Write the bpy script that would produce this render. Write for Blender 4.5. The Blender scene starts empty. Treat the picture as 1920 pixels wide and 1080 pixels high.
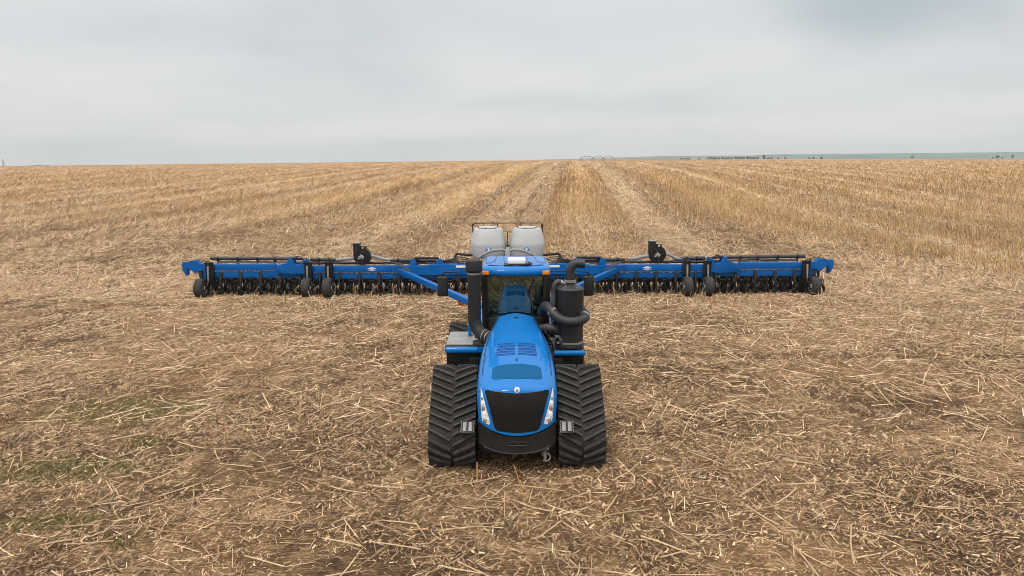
import bpy, bmesh, math, random
import numpy as np
from mathutils import Vector, Matrix, noise as mnoise
R = math.radians
rnd = random.Random(7)
rng = np.random.default_rng(11)
scene = bpy.context.scene
COL = scene.collection

# ------------------------------------------------------------------ camera
CAM_H = 6.0
cam_d = bpy.data.cameras.new('camera')
cam = bpy.data.objects.new('camera', cam_d)
COL.objects.link(cam)
cam_d.sensor_width = 36.0
cam_d.lens = 24.0
cam_d.clip_start = 0.1
cam_d.clip_end = 20000
cam.location = (0, 0, CAM_H)
cam.rotation_euler = (Matrix.Rotation(R(90 - 10.62), 3, 'X') @ Matrix.Rotation(R(-0.2), 3, 'Z')).to_euler()
scene.camera = cam

# ------------------------------------------------------------------ light
scene.view_settings.view_transform = 'Standard'
scene.view_settings.look = 'None'
scene.view_settings.exposure = 0.0
scene.view_settings.gamma = 1.0
SUN_EL, SUN_AZ = 58.0, 205.0            # azimuth clockwise from +Y
world = bpy.data.worlds.new('World')
scene.world = world
world.use_nodes = True
wn, wl = world.node_tree.nodes, world.node_tree.links
wn.clear()


def nd(nodes, typ, **kw):
    n = nodes.new(typ)
    for k, v in kw.items():
        if k == 'inp':
            for i, val in v.items():
                n.inputs[i].default_value = val
        else:
            setattr(n, k, v)
    return n


def ramp(nodes, stops, interp='LINEAR'):
    r = nodes.new('ShaderNodeValToRGB')
    r.color_ramp.interpolation = interp
    e = r.color_ramp.elements
    while len(e) < len(stops):
        e.new(0.5)
    for el, (p, c) in zip(e, stops):
        el.position = p
        el.color = (c[0], c[1], c[2], 1) if not isinstance(c, (int, float)) else (c, c, c, 1)
    return r


wout = nd(wn, 'ShaderNodeOutputWorld')
wbg = nd(wn, 'ShaderNodeBackground')
sky = nd(wn, 'ShaderNodeTexSky', sky_type='NISHITA', sun_disc=False, sun_elevation=R(SUN_EL), sun_rotation=R(SUN_AZ))
skys = nd(wn, 'ShaderNodeMixRGB', blend_type='MULTIPLY', inp={0: 1.0, 2: (0.08, 0.08, 0.08, 1)})
wl.new(sky.outputs[0], skys.inputs[1])
tc = nd(wn, 'ShaderNodeTexCoord')
sep = nd(wn, 'ShaderNodeSeparateXYZ')
wl.new(tc.outputs['Generated'], sep.inputs[0])
# cloud deck: direction projected on a flat layer
zz = nd(wn, 'ShaderNodeMath', operation='ADD', inp={1: 0.12})
wl.new(sep.outputs[2], zz.inputs[0])
dx = nd(wn, 'ShaderNodeMath', operation='DIVIDE'); wl.new(sep.outputs[0], dx.inputs[0]); wl.new(zz.outputs[0], dx.inputs[1])
dy = nd(wn, 'ShaderNodeMath', operation='DIVIDE'); wl.new(sep.outputs[1], dy.inputs[0]); wl.new(zz.outputs[0], dy.inputs[1])
cmb = nd(wn, 'ShaderNodeCombineXYZ', inp={2: 3.7}); wl.new(dx.outputs[0], cmb.inputs[0]); wl.new(dy.outputs[0], cmb.inputs[1])
cn = nd(wn, 'ShaderNodeTexNoise', inp={'Scale': 0.55, 'Detail': 4.0, 'Roughness': 0.45, 'Distortion': 0.2})
wl.new(cmb.outputs[0], cn.inputs['Vector'])
cr = ramp(wn, [(0.30, (0.84, 0.87, 0.885)), (0.47, (0.96, 0.975, 0.98)), (0.64, (1.04, 1.03, 1.02))])
wl.new(cn.outputs[0], cr.inputs[0])
# one darker rain cloud high to the right, and a fainter one left of the middle
prev = cr.outputs[0]
for (d, w0, w1, colr) in (((0.42, 0.885, 0.200), 0.9915, 0.9992, (0.75, 0.81, 0.84)),
                          ((0.49, 0.855, 0.185), 0.9925, 0.9995, (0.86, 0.895, 0.91)),
                          ((-0.205, 0.965, 0.125), 0.992, 0.9995, (0.87, 0.905, 0.915))):
    wob = nd(wn, 'ShaderNodeVectorMath', operation='ADD')
    nz = nd(wn, 'ShaderNodeTexNoise', inp={'Scale': 5.0, 'Detail': 4.0})
    wl.new(tc.outputs['Generated'], nz.inputs['Vector'])
    sc = nd(wn, 'ShaderNodeVectorMath', operation='MULTIPLY_ADD', inp={1: (0.22, 0.0, 0.10), 2: (-0.11, 0, -0.05)})
    wl.new(nz.outputs['Color'], sc.inputs[0])
    wl.new(tc.outputs['Generated'], wob.inputs[0]); wl.new(sc.outputs[0], wob.inputs[1])
    v = Vector(d).normalized()
    sub = nd(wn, 'ShaderNodeVectorMath', operation='SUBTRACT', inp={1: tuple(v)})
    wl.new(wob.outputs[0], sub.inputs[0])
    scl = nd(wn, 'ShaderNodeVectorMath', operation='MULTIPLY', inp={1: (1.0, 1.0, 2.4)})
    wl.new(sub.outputs[0], scl.inputs[0])
    ln = nd(wn, 'ShaderNodeVectorMath', operation='LENGTH'); wl.new(scl.outputs[0], ln.inputs[0])
    mr = nd(wn, 'ShaderNodeMapRange', interpolation_type='SMOOTHSTEP', inp={1: 0.02, 2: 0.20, 3: 1.0, 4: 0.0})
    wl.new(ln.outputs['Value'], mr.inputs[0])
    mx = nd(wn, 'ShaderNodeMixRGB', blend_type='MULTIPLY', inp={2: (*colr, 1)})
    wl.new(mr.outputs[0], mx.inputs[0]); wl.new(prev, mx.inputs[1])
    prev = mx.outputs[0]
# overcast: brighter overhead than at the horizon
gr = ramp(wn, [(0.0, (0.775, 0.762, 0.758)), (0.10, (0.785, 0.785, 0.785)), (0.24, (0.76, 0.775, 0.78)), (0.45, (1.15, 1.16, 1.17)), (1.0, (2.15, 2.16, 2.17))])
wl.new(sep.outputs[2], gr.inputs[0])
cl = nd(wn, 'ShaderNodeMixRGB', blend_type='MULTIPLY', inp={0: 1.0})
wl.new(gr.outputs[0], cl.inputs[1]); wl.new(prev, cl.inputs[2])
wm = nd(wn, 'ShaderNodeMixRGB', inp={0: 0.94})
wl.new(skys.outputs[0], wm.inputs[1]); wl.new(cl.outputs[0], wm.inputs[2])
wl.new(wm.outputs[0], wbg.inputs[0])
wbg.inputs[1].default_value = 1.0
wl.new(wbg.outputs[0], wout.inputs[0])

sun_d = bpy.data.lights.new('sun', 'SUN')
sun_d.energy = 1.5
sun_d.angle = R(10)
sun_d.color = (1.0, 0.95, 0.87)
sun = bpy.data.objects.new('sun', sun_d)
COL.objects.link(sun)
sv = Vector((math.sin(R(SUN_AZ)) * math.cos(R(SUN_EL)), math.cos(R(SUN_AZ)) * math.cos(R(SUN_EL)), math.sin(R(SUN_EL))))
sun.rotation_euler = sv.to_track_quat('Z', 'Y').to_euler()
sun.location = (0, 0, 60)


# ------------------------------------------------------------------ materials
def material(name, color, rough=0.5, metal=0.0, coat=0.0, coat_rough=0.05, var=0.12, vscale=6.0, bump=0.0, bscale=40.0,
             dust=0.0, dust_col=(0.26, 0.19, 0.125), spec=0.5, crough=0.0):
    m = bpy.data.materials.new(name)
    m.use_nodes = True
    n, l = m.node_tree.nodes, m.node_tree.links
    b = n['Principled BSDF']
    b.inputs['Metallic'].default_value = metal
    b.inputs['Roughness'].default_value = rough
    b.inputs['Coat Weight'].default_value = coat
    b.inputs['Coat Roughness'].default_value = coat_rough
    b.inputs['Specular IOR Level'].default_value = spec
    t = nd(n, 'ShaderNodeTexCoord')
    nz = nd(n, 'ShaderNodeTexNoise', inp={'Scale': vscale, 'Detail': 5.0, 'Roughness': 0.6})
    l.new(t.outputs['Object'], nz.inputs['Vector'])
    lo = tuple(c * (1 - var) for c in color)
    hi = tuple(min(1, c * (1 + var)) for c in color)
    cr_ = ramp(n, [(0.3, lo), (0.7, hi)])
    l.new(nz.outputs[0], cr_.inputs[0])
    out = cr_.outputs[0]
    if dust > 0:
        nz2 = nd(n, 'ShaderNodeTexNoise', inp={'Scale': vscale * 1.7, 'Detail': 7.0, 'Roughness': 0.7})
        l.new(t.outputs['Object'], nz2.inputs['Vector'])
        geo = nd(n, 'ShaderNodeNewGeometry')
        sp = nd(n, 'ShaderNodeSeparateXYZ'); l.new(geo.outputs['Normal'], sp.inputs[0])
        mr_ = nd(n, 'ShaderNodeMapRange', inp={1: -0.4, 2: 1.0, 3: 0.35, 4: 1.0}); l.new(sp.outputs[2], mr_.inputs[0])
        r2 = ramp(n, [(0.38, 0.0), (0.68, dust)]); l.new(nz2.outputs[0], r2.inputs[0])
        mu = nd(n, 'ShaderNodeMath', operation='MULTIPLY'); l.new(r2.outputs[0], mu.inputs[0]); l.new(mr_.outputs[0], mu.inputs[1])
        mx_ = nd(n, 'ShaderNodeMixRGB', inp={2: (*dust_col, 1)})
        l.new(mu.outputs[0], mx_.inputs[0]); l.new(out, mx_.inputs[1])
        out = mx_.outputs[0]
    l.new(out, b.inputs['Base Color'])
    if crough > 0:
        rr = nd(n, 'ShaderNodeMapRange', inp={1: 0.3, 2: 0.7, 3: max(0.02, rough - crough), 4: rough + crough})
        l.new(nz.outputs[0], rr.inputs[0]); l.new(rr.outputs[0], b.inputs['Roughness'])
    if bump > 0:
        nb = nd(n, 'ShaderNodeTexNoise', inp={'Scale': bscale, 'Detail': 4.0})
        l.new(t.outputs['Object'], nb.inputs['Vector'])
        bp = nd(n, 'ShaderNodeBump', inp={'Strength': bump, 'Distance': 0.01})
        l.new(nb.outputs[0], bp.inputs['Height']); l.new(bp.outputs[0], b.inputs['Normal'])
    return m


M = {}
M['blue'] = material('blue_paint', (0.0, 0.140, 0.430), rough=0.42, spec=0.10, coat=0.50, coat_rough=0.05, var=0.05, vscale=2.0, dust=0.015, dust_col=(0.20, 0.20, 0.20), crough=0.08)
M['blue_imp'] = material('implement_blue_paint', (0.0, 0.098, 0.350), rough=0.45, spec=0.10, coat=0.25, coat_rough=0.08, var=0.10, vscale=3.0, dust=0.05, dust_col=(0.16, 0.15, 0.15), crough=0.1)
M['blue_panel'] = material('dark_blue_mesh', (0.0, 0.080, 0.205), rough=0.6, spec=0.15, var=0.15, vscale=60, bump=0.3, bscale=220)
M['blue_slot'] = material('louvre_blue', (0.002, 0.055, 0.24), rough=0.5, var=0.1)
M['black'] = material('black_paint', (0.0075, 0.0075, 0.008), rough=0.45, var=0.3, dust=0.07, vscale=4, crough=0.12, spec=0.3)
M['black_matte'] = material('black_plastic', (0.013, 0.013, 0.014), rough=0.6, spec=0.35, var=0.25, dust=0.08, vscale=5, bump=0.15, bscale=120)
M['iron'] = material('dark_iron', (0.012, 0.012, 0.0125), rough=0.5, metal=0.2, var=0.4, dust=0.12, vscale=9)
M['canister'] = material('heat_black', (0.016, 0.016, 0.017), rough=0.5, var=0.2, dust=0.10, dust_col=(0.12, 0.11, 0.10), vscale=4, bump=0.06, bscale=60)
M['hose'] = material('rubber_hose', (0.030, 0.030, 0.032), rough=0.55, var=0.25, dust=0.2, vscale=8)
M['hose_grey'] = material('grey_flex_hose', (0.27, 0.265, 0.25), rough=0.6, var=0.15, dust=0.35, vscale=8)
M['rubber'] = material('track_rubber', (0.014, 0.0135, 0.013), rough=0.78, var=0.35, dust=0.30, vscale=7, bump=0.35, bscale=45, dust_col=(0.10, 0.085, 0.068), spec=0.3)
M['lug'] = material('worn_lug_rubber', (0.020, 0.0195, 0.0185), rough=0.8, var=0.35, dust=0.75, vscale=11, bump=0.35, bscale=45, dust_col=(0.115, 0.098, 0.078), spec=0.35)
M['tyre'] = material('tyre_rubber', (0.028, 0.027, 0.025), rough=0.85, var=0.3, dust=0.6, vscale=9, bump=0.3, bscale=60, dust_col=(0.16, 0.13, 0.10), spec=0.3)
M['steel'] = material('bright_steel', (0.55, 0.55, 0.56), rough=0.28, metal=0.9, var=0.2, dust=0.2, vscale=12)
M['steel_dull'] = material('worn_steel', (0.30, 0.29, 0.28), rough=0.45, metal=0.6, var=0.25, dust=0.35, vscale=12)
M['tread'] = material('aluminium_tread', (0.20, 0.20, 0.195), rough=0.5, metal=0.3, var=0.2, dust=0.35, vscale=9)
M['lid'] = material('aluminium_lid', (0.36, 0.36, 0.35), rough=0.5, metal=0.2, var=0.15, dust=0.2, vscale=9)
M['rim'] = material('grey_rim', (0.42, 0.42, 0.42), rough=0.5, var=0.2, dust=0.5, vscale=12)
M['tank'] = material('grey_poly', (0.385, 0.385, 0.38), rough=0.5, var=0.05, vscale=2, dust=0.18, dust_col=(0.35, 0.29, 0.22))
M['white'] = material('white_paint', (0.80, 0.80, 0.79), rough=0.4, var=0.04, dust=0.08)
M['amber'] = material('amber_lens', (0.95, 0.26, 0.012), rough=0.25, coat=0.6, var=0.12, vscale=30)
M['yellow'] = material('yellow_reflector', (0.90, 0.46, 0.02), rough=0.35, var=0.1)
M['red'] = material('red_reflector', (0.62, 0.10, 0.02), rough=0.35, var=0.15)
M['chrome'] = material('lamp_reflector', (0.80, 0.80, 0.78), rough=0.2, metal=0.35, var=0.15, vscale=30)
M['lampwhite'] = material('lamp_lens', (0.86, 0.86, 0.84), rough=0.12, coat=0.8, var=0.08, vscale=25)
M['grille'] = material('black_grille', (0.0085, 0.0065, 0.0055), rough=0.6, spec=0.2, var=0.4, vscale=5, bump=0.3, bscale=260, dust=0.06, dust_col=(0.07, 0.045, 0.03))
M['seat'] = material('seat_cloth', (0.022, 0.022, 0.024), rough=0.85, var=0.2, bump=0.2)
M['badge_blue'] = material('badge_blue', (0.03, 0.16, 0.42), rough=0.3, coat=0.6, var=0.1)
M['soilclod'] = material('soil_clod', (0.09, 0.062, 0.042), rough=0.95, var=0.3, bump=0.6, bscale=30)


def glass_material(name, tint, refl):
    m = bpy.data.materials.new(name)
    m.use_nodes = True
    n, l = m.node_tree.nodes, m.node_tree.links
    n.remove(n['Principled BSDF'])
    o = n['Material Output']
    tr = nd(n, 'ShaderNodeBsdfTransparent', inp={0: (*tint, 1)})
    gl = nd(n, 'ShaderNodeBsdfGlossy', inp={0: (0.70, 0.95, 0.86, 1), 1: 0.015})
    lw = nd(n, 'ShaderNodeFresnel', inp={0: 1.52})
    nz = nd(n, 'ShaderNodeTexNoise', inp={'Scale': 3.0, 'Detail': 4.0})
    t = nd(n, 'ShaderNodeTexCoord'); l.new(t.outputs['Object'], nz.inputs['Vector'])
    rr = nd(n, 'ShaderNodeMapRange', inp={1: 0.3, 2: 0.7, 3: 0.01, 4: 0.035}); l.new(nz.outputs[0], rr.inputs[0]); l.new(rr.outputs[0], gl.inputs[1])
    ad = nd(n, 'ShaderNodeMath', operation='ADD', use_clamp=True, inp={1: refl}); l.new(lw.outputs[0], ad.inputs[0])
    mx_ = nd(n, 'ShaderNodeMixShader')
    l.new(ad.outputs[0], mx_.inputs[0]); l.new(tr.outputs[0], mx_.inputs[1]); l.new(gl.outputs[0], mx_.inputs[2])
    l.new(mx_.outputs[0], o.inputs[0])
    return m


M['glass'] = glass_material('cab_glass', (0.20, 0.235, 0.19), 0.165)
M['glass_side'] = glass_material('side_glass', (0.28, 0.32, 0.29), 0.06)


# ------------------------------------------------------------------ mesh helpers
class MB:
    def __init__(self):
        self.bm = bmesh.new()

    def _xf(self, verts, mat):
        bmesh.ops.transform(self.bm, matrix=mat, verts=verts)

    def box(self, c, s, bevel=0.0, rot=None, seg=2):
        r = bmesh.ops.create_cube(self.bm, size=1.0)
        vs = r['verts']
        for v in vs:
            v.co = Vector((v.co.x * s[0], v.co.y * s[1], v.co.z * s[2]))
        if bevel > 0:
            es = list({e for v in vs for e in v.link_edges})
            rb = bmesh.ops.bevel(self.bm, geom=es, offset=bevel, segments=seg, profile=0.5, affect='EDGES')
            vs = list({v for f in rb['faces'] for v in f.verts} | {v for v in vs if v.is_valid})
            seen = set(vs); stack = list(vs)
            while stack:
                v = stack.pop()
                for e in v.link_edges:
                    o = e.other_vert(v)
                    if o not in seen:
                        seen.add(o); stack.append(o)
            vs = list(seen)
        mat = Matrix.Translation(Vector(c))
        if rot is not None:
            mat = mat @ rot.to_4x4()
        self._xf(vs, mat)
        return self

    def beam(self, p0, p1, w, h, bevel=0.0):
        p0, p1 = Vector(p0), Vector(p1)
        d = p1 - p0
        q = d.to_track_quat('Y', 'Z').to_matrix()
        self.box((p0 + p1) / 2, (w, d.length, h), bevel, q)
        return self

    def rings(self, rings, closed=True, cap0=False, cap1=False):
        bm = self.bm
        rv = [[bm.verts.new(Vector(p)) for p in r] for r in rings]
        n = len(rings[0])
        for a, b in zip(rv[:-1], rv[1:]):
            for i in range(n if closed else n - 1):
                j = (i + 1) % n
                try:
                    bm.faces.new((a[i], a[j], b[j], b[i]))
                except ValueError:
                    pass
        if cap0:
            bm.faces.new(rv[0][::-1])
        if cap1:
            bm.faces.new(rv[-1])
        return rv

    def tube(self, pts, r, n=10, smooth=0, cap=True, squash=None):
        pts = [Vector(p) for p in pts]
        if smooth and len(pts) > 2:
            out = []
            ext = [pts[0] * 2 - pts[1]] + pts + [pts[-1] * 2 - pts[-2]]
            for i in range(1, len(ext) - 2):
                p0, p1, p2, p3 = ext[i - 1:i + 3]
                for k in range(smooth):
                    t = k / smooth
                    out.append(0.5 * ((2 * p1) + (p2 - p0) * t + (2 * p0 - 5 * p1 + 4 * p2 - p3) * t * t + (3 * p1 - p0 - 3 * p2 + p3) * t ** 3))
            out.append(pts[-1])
            pts = out
        m = len(pts)
        rad = r if isinstance(r, (list, tuple)) else [r] * m
        if len(rad) != m:
            rad = [rad[0] + (rad[-1] - rad[0]) * i / (m - 1) for i in range(m)]
        up = None
        rings = []
        for i, p in enumerate(pts):
            t = (pts[min(i + 1, m - 1)] - pts[max(i - 1, 0)]).normalized()
            if up is None:
                up = Vector((0, 0, 1)) if abs(t.z) < 0.9 else Vector((1, 0, 0))
            s = t.cross(up).normalized()
            up = s.cross(t).normalized()
            rings.append([p + (s * math.cos(a) + up * math.sin(a)) * rad[i] for a in (2 * math.pi * k / n for k in range(n))])
        self.rings(rings, True, cap, cap)
        return self

    def cyl(self, p0, p1, r0, r1=None, n=16):
        return self.tube([p0, p1], [r0, r0 if r1 is None else r1], n)

    def lathe(self, prof, c, axis='Z', n=24, cap0=False, cap1=False, sx=1.0):
        c = Vector(c)
        rings = []
        for (r, h) in prof:
            ring = []
            for k in range(n):
                a = 2 * math.pi * k / n
                x, y = r * math.cos(a), r * math.sin(a)
                if axis == 'Z':
                    ring.append(c + Vector((x * sx, y, h)))
                elif axis == 'X':
                    ring.append(c + Vector((h, x, y)))
                else:
                    ring.append(c + Vector((y, h, x)))
            rings.append(ring)
        self.rings(rings, True, cap0, cap1)
        return self

    def prism(self, poly, axis, d0, d1, bevel=0.0):
        def P(p, d):
            if axis == 'Y':
                return Vector((p[0], d, p[1]))
            if axis == 'X':
                return Vector((d, p[0], p[1]))
            return Vector((p[0], p[1], d))
        a = [self.bm.verts.new(P(p, d0)) for p in poly]
        b = [self.bm.verts.new(P(p, d1)) for p in poly]
        n = len(poly)
        fs = [self.bm.faces.new(a), self.bm.faces.new(b[::-1])]
        for i in range(n):
            j = (i + 1) % n
            fs.append(self.bm.faces.new((a[i], b[i], b[j], a[j])))
        if bevel > 0:
            es = list({e for f in fs[:2] for e in f.edges})
            bmesh.ops.bevel(self.bm, geom=es, offset=bevel, segments=2, profile=0.5, affect='EDGES')
        return self

    def patch(self, outline, fn, off=0.0, nrings=6, rim=0.0):
        """outline: 2-D points; fn(a, b, off) -> 3-D point on a curved surface"""
        ca = sum(p[0] for p in outline) / len(outline)
        cb = sum(p[1] for p in outline) / len(outline)
        rings = []
        if rim:
            rings.append([fn(p[0], p[1], off - rim) for p in outline])
        for k in range(nrings):
            s = 1 - k / nrings
            rings.append([fn(ca + (p[0] - ca) * s, cb + (p[1] - cb) * s, off) for p in outline])
        rv = self.rings(rings, True)
        cv = self.bm.verts.new(Vector(fn(ca, cb, off)))
        last = rv[-1]
        for i in range(len(last)):
            self.bm.faces.new((last[i], last[(i + 1) % len(last)], cv))
        return self

    def build(self, name, mat, parent=None, off=(0, 0, 0), smooth=35, label=None):
        bm = self.bm
        bmesh.ops.recalc_face_normals(bm, faces=bm.faces[:])
        if tuple(off) != (0, 0, 0):
            bmesh.ops.translate(bm, verts=bm.verts[:], vec=-Vector(off))
        me = bpy.data.meshes.new(name)
        bm.to_mesh(me)
        bm.free()
        if smooth:
            me.polygons.foreach_set('use_smooth', [True] * len(me.polygons))
            me.set_sharp_from_angle(angle=R(smooth))
        me.materials.append(mat)
        o = bpy.data.objects.new(name, me)
        COL.objects.link(o)
        if parent is not None:
            o.parent = parent
        if label:
            o['label'] = label
        return o


def thing(name, label, cat, loc=(0, 0, 0), rotz=0.0, group=None):
    o = bpy.data.objects.new(name, None)
    COL.objects.link(o)
    o.empty_display_size = 0.3
    o.location = loc
    o.rotation_euler = (0, 0, rotz)
    return tag(o, label, cat, group)


def tag(o, label=None, cat=None, group=None, kind=None):
    if label:
        o['label'] = label
    if cat:
        o['category'] = cat
    if group:
        o['group'] = group
    if kind:
        o['kind'] = kind
    return o


def copy_tree(o, parent=None):
    c = o.copy()
    COL.objects.link(c)
    c.parent = parent
    for ch in list(o.children):
        copy_tree(ch, c)
    return c


def densify(poly, step):
    out = []
    n = len(poly)
    for i in range(n):
        a, b = poly[i], poly[(i + 1) % n]
        d = math.hypot(b[0] - a[0], b[1] - a[1])
        k = max(1, int(d / step))
        for j in range(k):
            t = j / k
            out.append((a[0] + (b[0] - a[0]) * t, a[1] + (b[1] - a[1]) * t))
    return out


def round_poly(poly, r, k=5):
    out = []
    n = len(poly)
    for i in range(n):
        p = Vector(poly[i]); a = Vector(poly[i - 1]); b = Vector(poly[(i + 1) % n])
        rr = min(r, (a - p).length * 0.45, (b - p).length * 0.45)
        s = p + (a - p).normalized() * rr
        e = p + (b - p).normalized() * rr
        for j in range(k + 1):
            t = j / k
            q = s * (1 - t) ** 2 + p * 2 * t * (1 - t) + e * t * t
            out.append((q.x, q.y))
    return out


# ------------------------------------------------------------------ terrain
SLOPE = 0.09                      # the old crop rows run a little to the right of straight ahead


def height(x, y):
    x = np.asarray(x, dtype=float); y = np.asarray(y, dtype=float)
    t = np.clip((y - 75.0) / 110.0, 0, None)
    h = 5.05 * (1 - np.exp(-t ** 1.3))
    h = h - np.clip((-x - 25.0), 0, None) * 0.0075 * np.clip((y - 40) / 160.0, 0, 1)
    h = h - np.clip((y - 1500.0) / 1100.0, 0, 1) ** 2 * 22.0
    return h


_G = rng.random((64, 64))


def vnoise(x, y, s):
    x = np.asarray(x) / s; y = np.asarray(y) / s
    xi = np.floor(x).astype(int); yi = np.floor(y).astype(int)
    fx = x - xi; fy = y - yi
    fx = fx * fx * (3 - 2 * fx); fy = fy * fy * (3 - 2 * fy)
    g = lambda i, j: _G[i % 64, j % 64]
    return (g(xi, yi) * (1 - fx) + g(xi + 1, yi) * fx) * (1 - fy) + (g(xi, yi + 1) * (1 - fx) + g(xi + 1, yi + 1) * fx) * fy


def micro(x, y):
    near = np.clip(1 - np.asarray(y) / 120.0, 0, 1)
    m = (vnoise(x, y, 0.9) - 0.5) * 0.07 + (vnoise(x + 31, y + 7, 0.33) - 0.5) * 0.04 + (vnoise(x + 3, y + 70, 3.1) - 0.5) * 0.08
    # a shallow wheel rut crossing on the right
    rut = np.exp(-((np.asarray(y) - (20.6 - 0.03 * np.asarray(x))) / 0.35) ** 2) * np.clip((np.asarray(x) - 1) / 3, 0, 1)
    return (m - 0.05 * rut) * near


LANES = [(5.6, 9.9), (-9.2, -3.0)]
FURROWS = [10.6, 26.0, 34.6, 43.4, 51.0, 60.0, 69.0, 78.0, 88.0, -11.5, -26.0, -41.0, -57.0, -74.0, -95.0, -112.0]


def band(u, y):
    """old combine passes: alternating strips of straw along the rows, -1..1"""
    w = u + (vnoise(u * 0.0 + 3, y, 45.0) - 0.5) * 3.0
    return 0.62 * np.sin(w * (2 * math.pi / 8.5) + 1.1) + 0.38 * np.sin(w * (2 * math.pi / 20.5) + 0.4)


def standing(x, y):
    """share of stubble still standing, 0..1"""
    u = x - SLOPE * y
    n = vnoise(x + 17, y * 0.6 + 5, 9.0) * 0.65 + vnoise(x + 5, y, 3.5) * 0.35
    b = band(u, y)
    p = np.clip(0.62 + 0.45 * b, 0.06, 1.0)
    p = np.where((u > -3) & (u < 5.6), 0.75, p)
    left = np.clip((n - 0.46) * 4.0, 0.05, 1) * 0.8
    left = np.where(y > 130, np.maximum(left, np.clip(0.45 + 0.45 * b, 0.05, 1)), left)
    p = np.where(u <= -3.0, left, p)
    for a, b_ in LANES:
        p = np.where((u > a) & (u < b_), 0.04, p)
    for f in FURROWS:
        p = np.where(np.abs(u - f) < 1.0 + 0.35 * (f > 20), 0.05, p)
    edge = 56 - 1.5 * np.clip(x - 11, 0, 26) + (n - 0.5) * 40
    mid_ = (u > -3) & (u < 5.6)
    p = p * np.where(mid_, np.clip((y - 44 - (n - 0.5) * 30) / 46.0, 0.0, 1.0), np.clip((y - edge) / np.where(x > 12, 18.0, 30.0), 0.0, 1.0))
    p = np.where((np.abs(x + 0.2) < 15.5) & (y < 37), 0, p)
    p = np.where(y < 19, 0, p)
    return p


def grid_axis(vals):
    return np.array(sorted(set(vals)))


def ground_sheet():
    a = np.concatenate([np.arange(0, 26, 0.16), np.geomspace(26, 6500, 90)])
    xs = np.unique(np.concatenate([-a, a]))
    ys = np.unique(np.concatenate([-np.geomspace(4, 300, 14), np.arange(-3.5, 7, 0.7), np.arange(7, 36, 0.16), np.geomspace(36, 2700, 190), np.geomspace(3000, 9000, 10)]))
    X, Y = np.meshgrid(xs, ys)
    Z = height(X, Y) + micro(X, Y)
    nx, ny = len(xs), len(ys)
    co = np.stack([X, Y, Z], -1).reshape(-1, 3)
    i = np.arange(nx * ny).reshape(ny, nx)
    f = np.stack([i[:-1, :-1], i[:-1, 1:], i[1:, 1:], i[1:, :-1]], -1).reshape(-1, 4)
    me = raw_mesh('field_ground', co, f)
    me.polygons.foreach_set('use_smooth', np.ones(len(f), dtype=bool))
    o = bpy.data.objects.new('field_ground', me)
    COL.objects.link(o)
    return o


def raw_mesh(name, co, quads, tone=None):
    me = bpy.data.meshes.new(name)
    me.vertices.add(len(co))
    me.vertices.foreach_set('co', np.ascontiguousarray(co, dtype=np.float32).ravel())
    k = quads.shape[1]
    me.loops.add(quads.size)
    me.loops.foreach_set('vertex_index', np.ascontiguousarray(quads, dtype=np.int32).ravel())
    me.polygons.add(len(quads))
    me.polygons.foreach_set('loop_start', np.arange(0, quads.size, k, dtype=np.int32))
    me.update(calc_edges=True)
    if tone is not None:
        at = me.attributes.new('tone', 'FLOAT', 'FACE')
        at.data.foreach_set('value', np.ascontiguousarray(tone, dtype=np.float32))
    return me


def straw_mesh(name, P, D, L, W, tone, full=False, taper=0.75):
    """P base/centre points, D unit directions, every straw a ridge (or a closed 3-sided stem)"""
    n = len(P)
    up = np.tile(np.array([0, 0, 1.0]), (n, 1))
    alt = np.abs(D[:, 2]) > 0.9
    up[alt] = np.array([0.3, 1.0, 0])
    S = np.cross(D, up); S /= np.linalg.norm(S, axis=1, keepdims=True) + 1e-9
    N = np.cross(S, D)
    w = (W / 2)[:, None]
    if full:
        offs = [S * w, (-0.5 * S + 0.866 * N) * w, (-0.5 * S - 0.866 * N) * w]
    else:
        offs = [-S * w, N * w * 0.9, S * w]
    A = P if full else P - D * (L / 2)[:, None]
    B = A + D * L[:, None]
    co = np.stack([A + offs[0], A + offs[1], A + offs[2], B + offs[0] * taper, B + offs[1] * taper, B + offs[2] * taper], 1).reshape(-1, 3)
    base = (np.arange(n) * 6)[:, None]
    if full:
        q = np.array([[0, 1, 4, 3], [1, 2, 5, 4], [2, 0, 3, 5]])
    else:
        q = np.array([[0, 1, 4, 3], [1, 2, 5, 4]])
    f = (base[:, :, None] + q[None]).reshape(-1, 4)
    return raw_mesh(name, co, f, np.repeat(tone, len(q)))


def straw_material(name, stops, rough=0.75):
    m = bpy.data.materials.new(name)
    m.use_nodes = True
    n, l = m.node_tree.nodes, m.node_tree.links
    b = n['Principled BSDF']
    b.inputs['Roughness'].default_value = rough
    b.inputs['Specular IOR Level'].default_value = 0.25
    at = nd(n, 'ShaderNodeAttribute', attribute_name='tone')
    r = ramp(n, stops)
    l.new(at.outputs['Fac'], r.inputs[0])
    t = nd(n, 'ShaderNodeTexCoord')
    nz = nd(n, 'ShaderNodeTexNoise', inp={'Scale': 9.0, 'Detail': 4.0})
    l.new(t.outputs['Object'], nz.inputs['Vector'])
    mr_ = nd(n, 'ShaderNodeMapRange', inp={1: 0.3, 2: 0.7, 3: 0.72, 4: 1.2}); l.new(nz.outputs[0], mr_.inputs[0])
    mx_ = nd(n, 'ShaderNodeMixRGB', blend_type='MULTIPLY', inp={0: 1.0})
    l.new(r.outputs[0], mx_.inputs[1]); l.new(mr_.outputs[0], mx_.inputs[2])
    l.new(mx_.outputs[0], b.inputs['Base Color'])
    return m


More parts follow.
